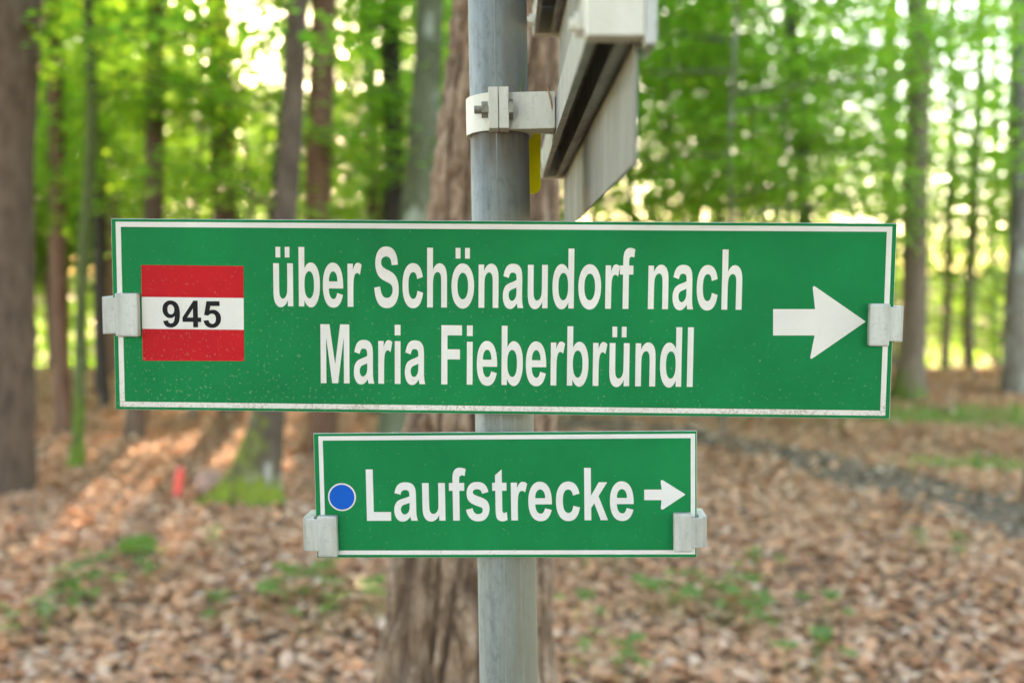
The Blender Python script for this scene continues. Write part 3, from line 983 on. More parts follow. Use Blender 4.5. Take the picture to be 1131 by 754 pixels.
# ---- understory beeches and bushes: leafy young trees that close the view between the trunks
under = [  # px, dist, kind, scale, seed, label
 (800, 9.0, 0, 1.0, 'S'), (735, 11.0, 1, 1.1, 'S'), (860, 11.5, 2, 1.1, 'S'), (780, 13.5, 3, 1.2, 'S'),
 (655, 12.5, 0, 1.2, 'S'), (410, 13.0, 1, 1.1, 'S'), (200, 12.5, 2, 1.15, 'S'), (30, 12.0, 3, 1.1, 'S'),
 (345, 15.0, 0, 1.3, 'S'), (130, 15.5, 1, 1.3, 'S'), (275, 16.0, 3, 1.3, 'S'), (1075, 14.5, 2, 1.05, 'S'), (-60, 9.5, 2, 1.1, 'S'),
]
under_lab = [
 'leafy young beech nearest behind the metal sign back', 'young beech filling the gap right of the metal sign back',
 'young beech with bright leaves above the word nach', 'young beech standing deep behind the leafy one above nach',
 'young beech showing just right of the big pine', 'young beech behind the very dark trunk',
 'young beech behind the trunk above the trail mark', 'young beech behind the thick left edge trunk',
 'young beech far behind the mossy footed beech', 'young beech far behind the thin mossy trunk',
 'young beech far behind the thin dark stem', 'young beech with sparse leaves between the two right trunks', 'young beech reaching in over the left edge']
for i, ((px, d, k, sc, _), lb) in enumerate(zip(under, under_lab)):
    q_ = at_y(px, 430, d)
    if in_gap(q_.x, q_.y, 1.4):
        continue
    tree('young_beech', lb, 'young tree', (px, 430), px + random.uniform(-14, 14), 5.5 / d * 9, BARK_GREY, dist=d, H=5.6 * sc, seed=40 + i, flare=1.2, flare_h=.1,
         crown=SAPLINGS[k], crown_scale=sc, wob=.06)
# a beech just outside the right edge whose dark sprays reach into the frame
tree('young_beech', 'young beech outside the right edge with dark sprays reaching in', 'young tree', (1290, 520), 1300, 10, BARK_GREY, dist=7.5, H=7, seed=70, crown=SAPLINGS[1], crown_scale=1.15, wob=.05)

tree('young_beech', 'young beech whose leaves fill the gap left of the mossy footed beech', 'young tree', (283, 478), 276, 5, BARK_GREY, dist=9.4, H=6.5, seed=71, crown=SAPLINGS[3], crown_scale=1.1, wob=.05)
tree('young_beech', 'young beech with leaves right above the red and white trail mark', 'young tree', (212, 470), 214, 5, BARK_GREY, dist=10.3, H=6.5, seed=72, crown=SAPLINGS[2], crown_scale=1.15, wob=.05)

# ---- bushes and slender trees down the slope behind the crest
gt = np.random.default_rng(5)
for i in range(60):
    d = gt.uniform(16, 32)
    px = gt.uniform(-80, 1210)
    if 915 < px < 975 or (px > 1010 and i % 3 != 0):
        continue
    q_ = at_y(px, 400, d)
    if in_gap(q_.x, q_.y, 1.5 if d < 22 else .9):
        continue
    kind = i % 3
    if kind == 0:
        b = at_y(px, 400, d); b.z = float(height(b.x, b.y))
        root = empty('leafy_bush', b, (0, 0, gt.uniform(0, 6.28)))
        tag(root, 'leafy green bush on the slope behind the forest crest', 'bush', 'bushes behind the crest')
        s = gt.uniform(1.0, 1.7)
        V, F = tube_np(BUSHES[i % 2][1], 5)
        if i < 2 * 3:
            pass
        st = mesh_np('stems', V, F, smooth=True)
        o = link('stems', st, BARK_GREY, root); o.scale = (s, s, s)
        o = link('foliage', BUSHES[i % 2][0], LEAF_A, root); o.scale = (s, s, s)
    else:
        tree('young_beech', 'young leafy beech on the slope behind the forest crest', 'young tree', (px, 420), px + gt.uniform(-12, 12), 6 / d * 14, BARK_GREY, dist=d, H=9, seed=200 + i,
             crown=SAPLINGS[i % 4], crown_scale=gt.uniform(1.2, 1.7), group='young beeches behind the crest')
for i in range(24):
    d, px = gt.uniform(16, 32), gt.uniform(-160, 260)
    q_ = at_y(px, 400, d)
    if in_gap(q_.x, q_.y, 1.5 if d < 22 else .9):
        continue
    tree('young_beech', 'young leafy beech on the slope behind the left hand trunks', 'young tree', (px, 420), px + gt.uniform(-12, 12), 5 / d * 14, BARK_GREY, dist=d, H=8, seed=600 + i,
         crown=SAPLINGS[i % 4], crown_scale=gt.uniform(.9, 1.5), group='young beeches behind the left trunks')
for i in range(26):
    d, px = gt.uniform(10.5, 24), gt.uniform(-40, 500)
    q_ = at_y(px, 400, d)
    if in_gap(q_.x, q_.y, .75):
        continue
    tree('slender_tree', 'slim warm brown trunk standing back among the left hand trees', 'tree', (px, 420), px + gt.uniform(-16, 12), gt.uniform(.09, .2) * FPX / d,
         [BARK_RED, BARK_PINE, BARK_DARK][i % 3], dist=d, H=15, seed=700 + i, flare=1.15, group='slim trunks behind the left trees', bare_stubs=4)
for i in range(36):
    d = gt.uniform(17, 46)
    px = gt.uniform(-60, 1190)
    q_ = at_y(px, 400, d)
    if in_gap(q_.x, q_.y, 2.3 if d < 24 else 1.9):
        continue
    tree('forest_tree', 'slender far forest trunk among the bright leaves behind the crest', 'tree', (px, 420), px + gt.uniform(-16, 16), gt.uniform(.16, .34) * FPX / d,
         [BARK_RED, BARK_PINE, BARK_MOSSF, BARK_GREY][i % 4], dist=d, H=17, seed=300 + i, flare=1.15, crown=(HIGHS if 895 < px < 1020 or px > 1080 else FARS)[i % 3], crown_mat=LEAF_A if i % 2 else LEAF_B,
         group='far forest trees behind the crest')


# unseen evergreens added behind and beside the viewer to cut the skylight on the signs
for i, (x, y, k, sc) in enumerate([(-3.2, -3.5, 0, 1.5), (-.6, -5.2, 1, 1.7), (2.4, -4.0, 2, 1.6), (5.2, -3.2, 3, 1.6), (-6.0, -2.0, 1, 1.6), (-1.8, -7.5, 2, 2.0), (3.6, -7.2, 0, 2.0), (-4.6, -5.5, 3, 1.9), (4.0, -1.6, 1, 1.3), (-4.4, -.6, 2, 1.25), (.9, -3.6, 0, 1.4)]):
    b = Vector((x, y, float(height(x, y))))
    root = empty('forest_tree', b)
    tag(root, 'unseen dark evergreen added behind the viewer to shade the signs', 'tree', 'shade trees added behind the viewer')
    me, axis = trunk_mesh('trunk', b, b + Vector((.1, .05, 4)), .12, 13, 1.3, .3, seed=400 + i)
    link('trunk', me, BARK_PINE, root)
    c = link('crown', REAR[k][0], LEAF_D, root)
    c.scale = (sc, sc, sc * 1.25)
    c2 = link('low_foliage', REARB[i % 2][0], LEAF_D, root)
    c2.scale = (1.3, 1.3, 1.0)


for i in range(30):
    # trees standing in the sunny gap: only as tall as the low sun leaves them
    t_ = 19 + i * 1.15
    y = 5.85 + math.cos(SUN_AZ) * t_
    x = -2.7 + math.sin(SUN_AZ) * t_ + gt.uniform(-2.4, 2.4)
    b = Vector((x, y, float(height(x, y))))
    free = math.tan(SUN_EL) * t_ - b.z - .9
    if t_ > 25:
        pp = CX + FPX * x / y
        tree('young_beech', 'young leafy beech on the slope behind the forest crest', 'young tree', (pp, 420), pp + gt.uniform(-10, 10), 6 / y * 14, BARK_GREY, dist=y, H=9, seed=800 + i,
             crown=SAPLINGS[i % 4], crown_scale=min(2.5, free / 6.7), group='young beeches behind the crest')
        continue
    root = empty('leafy_bush', b, (0, 0, gt.uniform(0, 6.28)))
    tag(root, 'leafy green bush on the slope behind the forest crest', 'bush', 'bushes behind the crest')
    s_ = min(1.9, free / 3.3)
    V, F = tube_np(BUSHES[i % 2][1], 5)
    o = link('stems', mesh_np('stems', V, F, smooth=True), BARK_GREY, root); o.scale = (s_, s_, s_)
    o = link('foliage', BUSHES[i % 2][0], LEAF_A, root); o.scale = (s_ * 1.2, s_ * 1.2, s_)


# the wood beside the picture, left and right of the frame
for i in range(16):
    a_ = R(gt.uniform(34, 72)) * (1 if i % 2 else -1)
    d = gt.uniform(13, 27)
    x, y = d * math.sin(a_), d * math.cos(a_)
    b = Vector((x, y, float(height(x, y))))
    root = empty('forest_tree', b)
    tag(root, 'leafy forest tree of the wood beside the clearing', 'tree', 'trees beside the clearing')
    me, axis = trunk_mesh('trunk', b, b + Vector((gt.uniform(-.2, .2), gt.uniform(-.2, .2), 4)), gt.uniform(.07, .17), 14, 1.3, .3, seed=900 + i)
    link('trunk', me, [BARK_PINE, BARK_RED, BARK_GREY][i % 3], root)
    c = link('crown', SAPLINGS[i % 4][0], LEAF_A if i % 3 else LEAF_B, root)
    sc = gt.uniform(1.0, 1.4)
    c.scale = (sc, sc, sc)
    c.rotation_euler = (0, 0, gt.uniform(0, 6.28))


def distant_woods():
    g = np.random.default_rng(77)
    n = 170000
    d = g.uniform(48, 85, n)
    a = np.where(g.random(n) < .35, g.uniform(-.75, -.15, n), np.where(g.random(n) < .3, g.uniform(-1.35, 1.35, n), g.uniform(-.75, .75, n)))
    x, y = d * np.sin(a), d * np.cos(a)
    base = height(x, y)
    lump = np.array([mnoise.noise((xx * .09, yy * .09, 0)) for xx, yy in zip(x, y)])
    h = g.random(n) ** 1.2 * (17 + 10 * lump)
    clump = np.array([mnoise.noise((xx * .35, yy * .35, hh * .35)) for xx, yy, hh in zip(x, y, h)])
    ux, uy = math.sin(SUN_AZ), math.cos(SUN_AZ)
    perp = np.abs((x + 2.5) * uy - (y - 7.5) * ux)
    k = (clump > -.12) & ((perp > 0.9) | (base + h < 11))
    x, y, z = x[k], y[k], (base + h)[k]
    n = len(x)
    D = unit(g.normal(0, 1, (n, 3)) * np.array([1, 1, .5]))
    Nn = g.normal(0, .5, (n, 3)) + np.array([0, 0, 1])
    Nn = unit(Nn - D * np.sum(Nn * D, 1, keepdims=True))
    L = g.uniform(.2, .55, n)
    V, F = rhombs(np.stack([x, y, z], 1), D, Nn, L, L * .7)
    tag(link('distant_woods', mesh_np('distant_woods', V, F), LEAF_A), 'far off green woods seen between the trunks', 'woods', kind='stuff')


distant_woods()


# ------------------------------------------------------------------ small things on the forest floor
def plant_mesh(seed, n, spread, leaf):
    g = np.random.default_rng(seed)
    P, D, Nn, st = [], [], [], []
    for _ in range(n):
        r, a = spread * math.sqrt(g.random()), g.uniform(0, 6.28)
        hgt = g.uniform(.05, .16)
        b = np.array([r * math.cos(a), r * math.sin(a), 0])
        tip = b + np.array([g.normal(0, .02), g.normal(0, .02), hgt])
        st.append((np.stack([b, (b + tip) / 2, tip]), [.0022, .0018, .0012]))
        k = g.integers(3, 6)
        a0 = g.uniform(0, 6.28)
        for q in range(k):
            aa = a0 + q * 6.283 / k + g.normal(0, .2)
            d = np.array([math.cos(aa), math.sin(aa), g.uniform(-.2, .3)])
            d /= np.linalg.norm(d)
            nn = np.array([g.normal(0, .25), g.normal(0, .25), 1.0])
            nn -= d * nn.dot(d)
            P.append(tip); D.append(d); Nn.append(nn / np.linalg.norm(nn))
    m = len(P)
    L = g.uniform(.7, 1.25, m) * leaf
    V, F = rhombs(np.array(P), np.array(D), np.array(Nn), L, L * .75)
    Vs, Fs = tube_np(st, 4)
    return mesh_np('leaves', V, F), mesh_np('stems', Vs, Fs)


PLANTS = [plant_mesh(500 + i, n, s, l) for i, (n, s, l) in enumerate([(17, .24, .055), (11, .18, .05), (6, .10, .052)])]
plant_spots = [
 (365, 683, 0, 1.25, 'broad patch of low green plants below the small sign left end'),
 (330, 668, 1, 1.0, 'low green plants at the left of the broad patch by the pine foot'),
 (112, 655, 0, 1.0, 'low green plants below the mossy stump'),
 (75, 690, 2, 1.0, 'small seedlings nearest the lower left corner'),
 (250, 693, 2, .9, 'small seedlings between the two left plant patches'),
 (172, 640, 2, 1.0, 'small seedlings right below the mossy stump'),
 (775, 678, 0, 1.15, 'bright green plants below the small sign right end'),
 (815, 700, 1, .9, 'low green plants right of the bright patch'),
 (800, 668, 1, .9, 'low green plants behind the bright patch'),
 (890, 748, 2, 1.1, 'broad leaved seedling cut by the bottom edge'),
 (668, 748, 1, .9, 'low green plants by the post at the bottom edge'),
 (660, 632, 1, .9, 'thin green plants right of the post under the small sign'),
 (840, 650, 2, 1.0, 'small seedlings in the leaves on the right'),
 (910, 690, 2, .9, 'lone seedling in the leaves at lower right'),
 (1085, 522, 1, .9, 'green plants beside the muddy track'),
 (1062, 618, 2, .8, 'small seedling in the leaves below the track'),
 (640, 690, 2, .9, 'small seedlings close right of the post'),
 (35, 700, 1, .9, 'low green plants at the lower left edge'),
 (540, 650, 2, .7, 'small seedlings behind the post beside the pine'),
 (1010, 612, 2, .7, 'tiny seedling in the leaves under the track bend'),
 (230, 612, 2, .8, 'small seedlings left of the small sign'),
]
for px, py, k, s, lb in plant_spots:
    p = ground_at(px, py)
    p.z += .015
    root = empty('low_plant', p, (0, 0, random.uniform(0, 6.28)))
    tag(root, lb, 'plant')
    o = link('leaves', PLANTS[k][0], LEAF_C, root); o.scale = (s,) * 3
    o = link('stems', PLANTS[k][1], LEAF_C, root); o.scale = (s,) * 3


def grass_patch():
    g = np.random.default_rng(31)
    P = []
    for cx_, cy_, n, sx, sy in ((1090, 462, 1000, 1.7, .5), (1010, 464, 380, .9, .4), (1200, 466, 500, 1.1, .5), (1085, 520, 260, .5, .25)):
        c = ground_at(cx_, cy_)
        q = g.normal(0, 1, (n, 2)) * np.array([sx, sy]) * .6 + np.array([c.x, c.y])
        P.append(q)
    P = np.concatenate(P)
    n = len(P)
    z = height(P[:, 0], P[:, 1])
    p3 = np.stack([P[:, 0], P[:, 1], z], 1)
    D = unit(np.stack([g.normal(0, .45, n), g.normal(0, .45, n), np.ones(n)], 1))
    Nn = g.normal(0, 1, (n, 3)) * np.array([1, 1, .2])
    Nn = unit(Nn - D * np.sum(Nn * D, 1, keepdims=True))
    L = g.uniform(.05, .13, n)
    V, F = rhombs(p3, D, Nn, L, L * .16)
    tag(link('grass', mesh_np('grass', V, F), LEAF_C), 'short grass growing beyond the muddy track', 'grass', kind='stuff')


grass_patch()


def lump(name, c, rx, ry, rz, seed, amp=.18, freq=1.6, sub=4):
    bm = bmesh.new()
    bmesh.ops.create_icosphere(bm, subdivisions=sub, radius=1)
    for v in bm.verts:
        n = v.co.normalized()
        k = 1 + amp * mnoise.fractal(n * freq + Vector((seed, 0, 0)), 1, 2, 4)
        v.co = Vector((n.x * rx * k, n.y * ry * k, max(-.25, n.z) * rz * k))
    return bm_mesh(name, bm, True)


MOSSM = bark('moss_cushion', (.05, .08, .012), (.10, .16, .02), (.17, .23, .03), 40, 1)
STONEM = bark('pale_pinkish_stone', (.30, .16, .11), (.46, .27, .2), (.56, .40, .32), 12, 1)
ROT = bark('rotten_wood', (.07, .045, .03), (.15, .10, .07), (.24, .17, .12), 20, .3, moss=(.12, .18, .02), moss_h=.05)
p = ground_at(152, 618)
root = empty('mossy_stump', p)
tag(root, 'small stump with a green moss cap among the leaves', 'stump')
bm = bmesh.new(); cyl(bm, (0, 0, -.03), (0, 0, .075), .085, 18, .075)
for v in bm.verts:
    v.co += Vector((mnoise.noise(v.co * 30), mnoise.noise(v.co * 30 + Vector((5, 0, 0))), 0)) * .012
link('stump_wood', bm_mesh('stump_wood', bm), ROT, root)
o = link('moss', lump('moss', None, .105, .10, .05, 3), MOSSM, root); o.location = (0, 0, .078)

p = ground_at(196, 551)
root = empty('red_marker_stake', p, (0, R(7), 0))
tag(root, 'short red painted stake left of the mossy footed beech', 'marker stake')
m, nt, b = new_mat('red_stake_paint')
f = noise_t(nt, coords(nt), 40, 4)
nt.links.new(ramp(nt, f, [(.3, (.62, .05, .035)), (.7, (.80, .12, .085))]), b.inputs['Base Color'])
b.inputs['Roughness'].default_value = .55
bm = bmesh.new(); cyl(bm, (0, 0, -.04), (0, 0, .19), .032, 14, .030); cyl(bm, (0, 0, .19), (0, 0, .215), .030, 14, .014)
link('stake', bm_mesh('stake', bm), m, root)

p = ground_at(229, 543)
o = link('pale_stone', lump('pale_stone', None, .10, .09, .12, 8, .25), STONEM)
o.location = p + Vector((0, .05, .02))
tag(o, 'pale pinkish stone between the red stake and the mossy beech foot', 'stone')

p = ground_at(1136, 560)
root = empty('broken_stump', p)
tag(root, 'dark broken stump at the right edge below the muddy track', 'stump')
bm = bmesh.new(); cyl(bm, (0, 0, -.04), (.01, 0, .22), .055, 14, .04)
for v in bm.verts:
    v.co += Vector((0, 0, (mnoise.noise(v.co * 40) * .05) if v.co.z > .1 else 0))
link('stump_wood', bm_mesh('stump_wood', bm), ROT, root)

# fallen sticks
sticks = [(870, 640, 990, 600, 'long thin fallen stick in the leaves below the track'), (1000, 690, 1075, 655, 'short fallen stick near the lower right corner'),
          (690, 590 + 50, 760, 655, 'fallen twig right of the small sign'), (60, 620, 150, 634, 'fallen twig left of the mossy stump'), (905, 575, 1010, 590, 'crooked fallen stick beside the track')]
for i, (x0, y0, x1, y1, lb) in enumerate(sticks):
    a, b_ = ground_at(x0, y0), ground_at(x1, y1)
    s = np.linspace(0, 1, 10)
    pts = np.outer(1 - s, np.array(a)) + np.outer(s, np.array(b_))
    pts[:, 2] += .035 + .012 * np.sin(s * 9 + i)
    pts[:, 0] += .02 * np.sin(s * 7 + i * 2)
    pts -= np.array(a)
    V, F = tube_np([(pts, np.linspace(.009, .004, 10))], 7)
    o = link('fallen_stick', mesh_np('fallen_stick', V, F, True), ROT)
    o.location = a
    tag(o, lb, 'stick')

# ------------------------------------------------------------------ the metal post
PD = 1.072
pt, pb = at(549.3, 0, PD), at(562.0, 754, PD)
axis = (pt - pb).normalized()
foot = pb - axis * (pb.z / axis.z)
foot.z = 0
top = pt + axis * .55
PR = 64.6 / FPX * PD / 2
root_post = empty('sign_post', foot)
tag(root_post, 'round galvanised steel post carrying the green signs', 'sign post')
Lp = (top - foot).length
q = axis.to_track_quat('Z', 'Y')
bm = bmesh.new(); cyl(bm, (0, 0, -.2), (0, 0, Lp), PR, 96)
me = bm_mesh('tube', bm)
for f_ in me.polygons:
    f_.use_smooth = abs(f_.normal.z) < .5
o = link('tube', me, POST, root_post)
AXM = axis
zax = axis
xax = (Vector((1, 0, 0)) - zax * zax.x).normalized()
yax = zax.cross(xax)
PM = Matrix((xax, yax, zax)).transposed().to_4x4()
o.rotation_euler = PM.to_euler()
bm = bmesh.new(); box(bm, (-.0036, -PR - .00025, .02), (-.0022, -PR + .002, Lp - .01), .0002, 1)
o = link('weld_seam', bm_mesh('weld_seam', bm), SEAM, root_post); o.rotation_euler = PM.to_euler()
bm = bmesh.new(); cyl(bm, (0, 0, Lp + .001), (0, 0, Lp + .012), PR + .002, 48, PR - .004)
o = link('end_cap', bm_mesh('end_cap', bm), ALU, root_post); o.rotation_euler = PM.to_euler()


def post_pt(py):
    """point on the post's axis seen at photo row py"""
    t = py / 754
    return pt.lerp(pb, t)


# ------------------------------------------------------------------ green direction signs
def rail_mesh(name, x0, x1, zc, y0, depth=.026, hgt=.040, t=.0028, bottom=True):
    """U channel opening downwards: top web, two flanges with small inward lips"""
    bm = bmesh.new()
    box(bm, (x0, y0, zc + hgt / 2 - t), (x1, y0 + depth, zc + hgt / 2))
    box(bm, (x0, y0, zc - hgt / 2), (x1, y0 + t, zc + hgt / 2 - t))
    box(bm, (x0, y0 + depth - t, zc - hgt / 2), (x1, y0 + depth, zc + hgt / 2 - t))
    box(bm, (x0, y0 + t, zc - hgt / 2), (x1, y0 + t + .004, zc - hgt / 2 + t))
    box(bm, (x0, y0 + depth - t - .004, zc - hgt / 2), (x1, y0 + depth - t, zc - hgt / 2 + t))
    return bm_mesh(name, bm)


def rect(a, b, c, d):
    return [a, b, c, d]


def build_sign(sg, W, H, label, margins, stripe, gm_, wm_, text_specs, arrow_px, clips, rail_z):
    root = empty('direction_sign')
    root.matrix_world = sg.M
    tag(root, label, 'direction sign')
    bm = bmesh.new()
    box(bm, (-W / 2, .0, -H / 2), (W / 2, .002, H / 2), .0004, 1)
    link('plate', bm_mesh('plate', bm), ALU, root)
    e = .0005
    film = film_mesh('face', [[(-W / 2 + e, -H / 2 + e), (W / 2 - e, -H / 2 + e), (W / 2 - e, H / 2 - e), (-W / 2 + e, H / 2 - e)]], -.0003, .0003)
    link('face', film, gm_, root)
    ml, mr, mt, mb = margins
    xo0, xo1, zo0, zo1 = -W / 2 + ml, W / 2 - mr, -H / 2 + mb, H / 2 - mt
    s = stripe
    bord = film_mesh('border', [[(xo0, zo0), (xo1, zo0), (xo1, zo1), (xo0, zo1)], [(xo0 + s, zo0 + s), (xo1 - s, zo0 + s), (xo1 - s, zo1 - s), (xo0 + s, zo1 - s)]], -.0006, .0003)
    link('border', bord, wm_, root)
    polys = []
    for spec in text_specs:
        polys += fit_text(sg, *spec)
    link('lettering', film_mesh('lettering', polys, -.0006, .0003), wm_, root)
    # arrow with rounded barbs
    ap = [Vector(sg.uv(*p_)) for p_ in arrow_px]
    pts = []
    n = len(ap)
    rounds = {2: .55, 4: .55, 3: .12}
    for i, p_ in enumerate(ap):
        if i in rounds:
            a_, c_ = ap[i - 1], ap[(i + 1) % n]
            rr = .0042 * rounds[i] / .55
            A = p_ + (a_ - p_).normalized() * rr
            B = p_ + (c_ - p_).normalized() * rr
            for k in range(6):
                t = k / 5
                pts.append(tuple((1 - t) ** 2 * A + 2 * t * (1 - t) * p_ + t * t * B))
        else:
            pts.append(tuple(p_))
    link('arrow', film_mesh('arrow', [pts], -.0006, .0003), wm_, root)
    link('rail', rail_mesh('rail', -W / 2 - .0, W / 2 + .0, rail_z, .0022), RAILM, root)
    for (wx0, wx1, wy0, wy1, fx0, fx1, fy0, fy1, sgn) in clips:
        w0, w1 = sg.uv(wx0, wy1), sg.uv(wx1, wy0)
        f0, f1 = sg.uv(fx0, fy1), sg.uv(fx1, fy0)
        bm = bmesh.new()
        # hook in front of the plate
        box(bm, (f0[0], -.0095, f0[1]), (f1[0], -.0010, f1[1]), .0022, 3)
        c = link('end_clip', bm_mesh('end_clip', bm), ALU, root)
        bm = bmesh.new()
        # body beside the plate that caps the rail's end
        if sgn < 0:
            lo, hi = w0[0], -W / 2 - .0012
        else:
            lo, hi = W / 2 + .0012, w1[0]
        box(bm, (lo, -.0035, w0[1]), (hi, .031, w1[1]), .0008, 2)
        zt = (w0[1] + w1[1]) / 2
        # web joining hook and body
        if sgn < 0:
            box(bm, (lo + .004, -.0075, w0[1] + .0008), (f0[0] + .004, -.0031, w1[1] - .0008), .0006, 1)
        else:
            box(bm, (f1[0] - .004, -.0075, w0[1] + .0008), (hi - .004, -.0031, w1[1] - .0008), .0006, 1)
        link('clip_body', bm_mesh('clip_body', bm), ALU, c)
    return root


BW, BH = .79, .1956
big = Sign(EYE + Vector((-.01345, 1.00674, -.04688)), R(-1.75), R(.53), R(.445))
big_root = build_sign(
    big, BW, BH, 'large dirty green sign with two lines of white place names and a big arrow', (.0049, .0046, .0032, .0032), .0052, GREEN, WHITE,
    [('über Schönaudorf nach', 302.4, 818.9, 338.0, 342.0, 272.6), ('Maria Fieberbründl', 354.5, 764.9, 422.8, 427.0, 357.9)],
    [(853.8, 341.3), (900.2, 341.3), (897.2, 314.3), (956, 355), (894.2, 397.6), (899.6, 370.3), (853.8, 370.3)],
    [(115, 134, 327.5, 368.5, 131.5, 155.5, 323.5, 371.0, -1), (978, 997, 338, 377, 956.5, 980.5, 335, 381.5, 1)], -.0035)
fl = [(156.2, 292.6), (269.0, 293.8), (269.8, 398.6), (157.9, 398.1)]
fq = [big.uv(*p_) for p_ in fl]
fz = [big.uv(156.6, 327.8), big.uv(269.2, 329.0), big.uv(269.5, 364.1), big.uv(157.2, 363.0)]
mk = empty('trail_mark'); mk.parent = big_root
link('white_stripe', film_mesh('white_stripe', [[fz[0], fz[1], fz[2], fz[3]]], -.0006, .0003), WHITE, mk)
link('red_stripe', film_mesh('red_stripe', [[fq[0], fq[1], fz[1], fz[0]]], -.0006, .0003), RED, mk)
link('red_stripe', film_mesh('red_stripe', [[fz[3], fz[2], fq[2], fq[3]]], -.0006, .0003), RED, mk)
link('number', film_mesh('number', fit_text(big, '945', 180.2, 244.5, 361.0, 361.6, 331.7), -.0009, .0003), BLACK, mk)

SW, SH = .3917, .1305
small = Sign(EYE + Vector((-.00777, .98945, -.22413)) * 1.0174, R(-2.67), R(.446), R(-.834))
small_root = build_sign(
    small, SW, SH, 'small clean green sign with one white word, a blue dot and a small arrow', (.0053, .0018, .003, .0034), .0044, GREEN_S, WHITE_S,
    [('Laufstrecke', 405.5, 700.0, 574.6, 573.8, 517.6)],
    [(711.5, 540.3), (730.8, 540.3), (729.3, 528.2), (757.2, 545.6), (729.6, 563.8), (730.6, 551.8), (711.5, 551.8)],
    [(336.5, 356, 570.5, 607.0, 353.5, 373.5, 567.5, 612.5, -1), (763, 780.0, 569.0, 603.5, 743.0, 763.0, 564.5, 607.0, 1)], -.0345)
c0 = small.uv(377.8, 548.5)
rad_o = small.uv(393.2, 548.5)[0] - c0[0]
circ = lambda r, n=48: [(c0[0] + r * math.cos(6.2832 * i / n), c0[1] + r * math.sin(6.2832 * i / n)) for i in range(n)]
dot = link('dot', film_mesh('dot', [circ(rad_o * .90)], -.0009, .0003), BLUE, small_root)
link('dot_ring', film_mesh('dot_ring', [circ(rad_o)], -.0006, .0003), WHITE_S, dot)


# ------------------------------------------------------------------ signs that run away from the camera, seen from their back
VPX, VPY = 558, 320
e_dir = ray(VPX, VPY)
e_dir = e_dir / e_dir.dot(FWD)          # 1 unit of depth per unit
ez = Vector((0, 0, 1))
eside = Vector((1, 0, 0))


def away_sign(label, X, h, d0, d1, Xr0, Xr1, hr):
    """plate at side offset X and height h, its rail from Xr0 to Xr1 with its open bottom at hr"""
    o0 = EYE + e_dir * d0
    L = (e_dir * (d1 - d0)).length
    u = e_dir.normalized()
    n = u.cross(ez).normalized()         # to the right
    v = n.cross(u).normalized()
    M = Matrix((u, -n, v)).transposed().to_4x4()
    M.translation = o0
    root = empty('direction_sign')
    root.matrix_world = M
    tag(root, label, 'direction sign')
    # local: x away from the camera, y to the LEFT, z up
    bm = bmesh.new()
    box(bm, (0, -X - .002, h), (L, -X, h + .1925), .0004, 1)
    link('plate', bm_mesh('plate', bm), PLATE, root)
    bm = bmesh.new()
    box(bm, (.0005, -X - .0024, h + .0005), (L - .0005, -X - .0021, h + .192))
    link('face', bm_mesh('face', bm), GREEN, root)
    rh, t = .040, .0028
    bm = bmesh.new()
    y1, y0 = -Xr0, -Xr1
    box(bm, (.001, y0, hr + rh - t), (L - .001, y1, hr + rh))
    box(bm, (.001, y0, hr), (L - .001, y0 + t, hr + rh - t))
    box(bm, (.001, y1 - t, hr), (L - .001, y1, hr + rh - t))
    box(bm, (.001, y0 + t, hr + .0001), (L - .001, y0 + t + .0035, hr + t))
    box(bm, (.001, y1 - t - .0035, hr + .0001), (L - .001, y1 - t, hr + t))
    box(bm, (.001, -X + .0003, hr + .004), (L - .001, y0 - .0002, hr + rh - .004))
    link('rail', bm_mesh('rail', bm), RAILM, root)
    for xa, xb, sg_ in ((-.020, -.0005, -1), (L + .0005, L + .020, 1)):
        bm = bmesh.new()
        box(bm, (xa, -X - .0035, hr - .0008), (xb, y1 + .0010, hr + rh + .001), .0010, 2)
        c = link('end_clip', bm_mesh('end_clip', bm), CREAM, root)
        bm = bmesh.new()
        if sg_ < 0:
            box(bm, (xa + .002, -X - .0120, hr - .006), (.026, -X - .0038, hr + rh + .006), .002, 3)
        else:
            box(bm, (L - .026, -X - .0120, hr - .006), (xb - .002, -X - .0038, hr + rh + .006), .002, 3)
        link('clip_hook', bm_mesh('clip_hook', bm), ALU, c)
        bm = bmesh.new()
        xm = .012 if sg_ < 0 else L - .014
        cyl(bm, (xm, y1 + .0003, hr + .014), (xm, y1 + .0065, hr + .014), .0085, 6)
        cyl(bm, (xm, y1 + .0065, hr + .014), (xm, y1 + .010, hr + .014), .0045, 12)
        link('bolt', bm_mesh('bolt', bm), CREAM, c)
    return root, M


D0, D1 = .66, 1.44
low_root, LOWM = away_sign('sign seen from its bare grey back with a cream end clip near the camera', .0850, .083, D0, D1, .0528, .0792, .162)
away_sign('upper sign seen from its bare back, mostly above the frame', .0770, .285, D0 + .02, D1, .0410, .0710, .366)

# ------------------------------------------------------------------ clamp round the post with the arm to the rail
pc = post_pt(131)
cl = empty('post_clamp')
CM = PM.copy(); CM.translation = pc
cl.matrix_world = CM
tag(cl, 'cream metal band clamp bolted round the post under the bare sign back', 'clamp')
hh = .0196
r0, r1 = PR + .0006, PR + .0042
bm = bmesh.new()
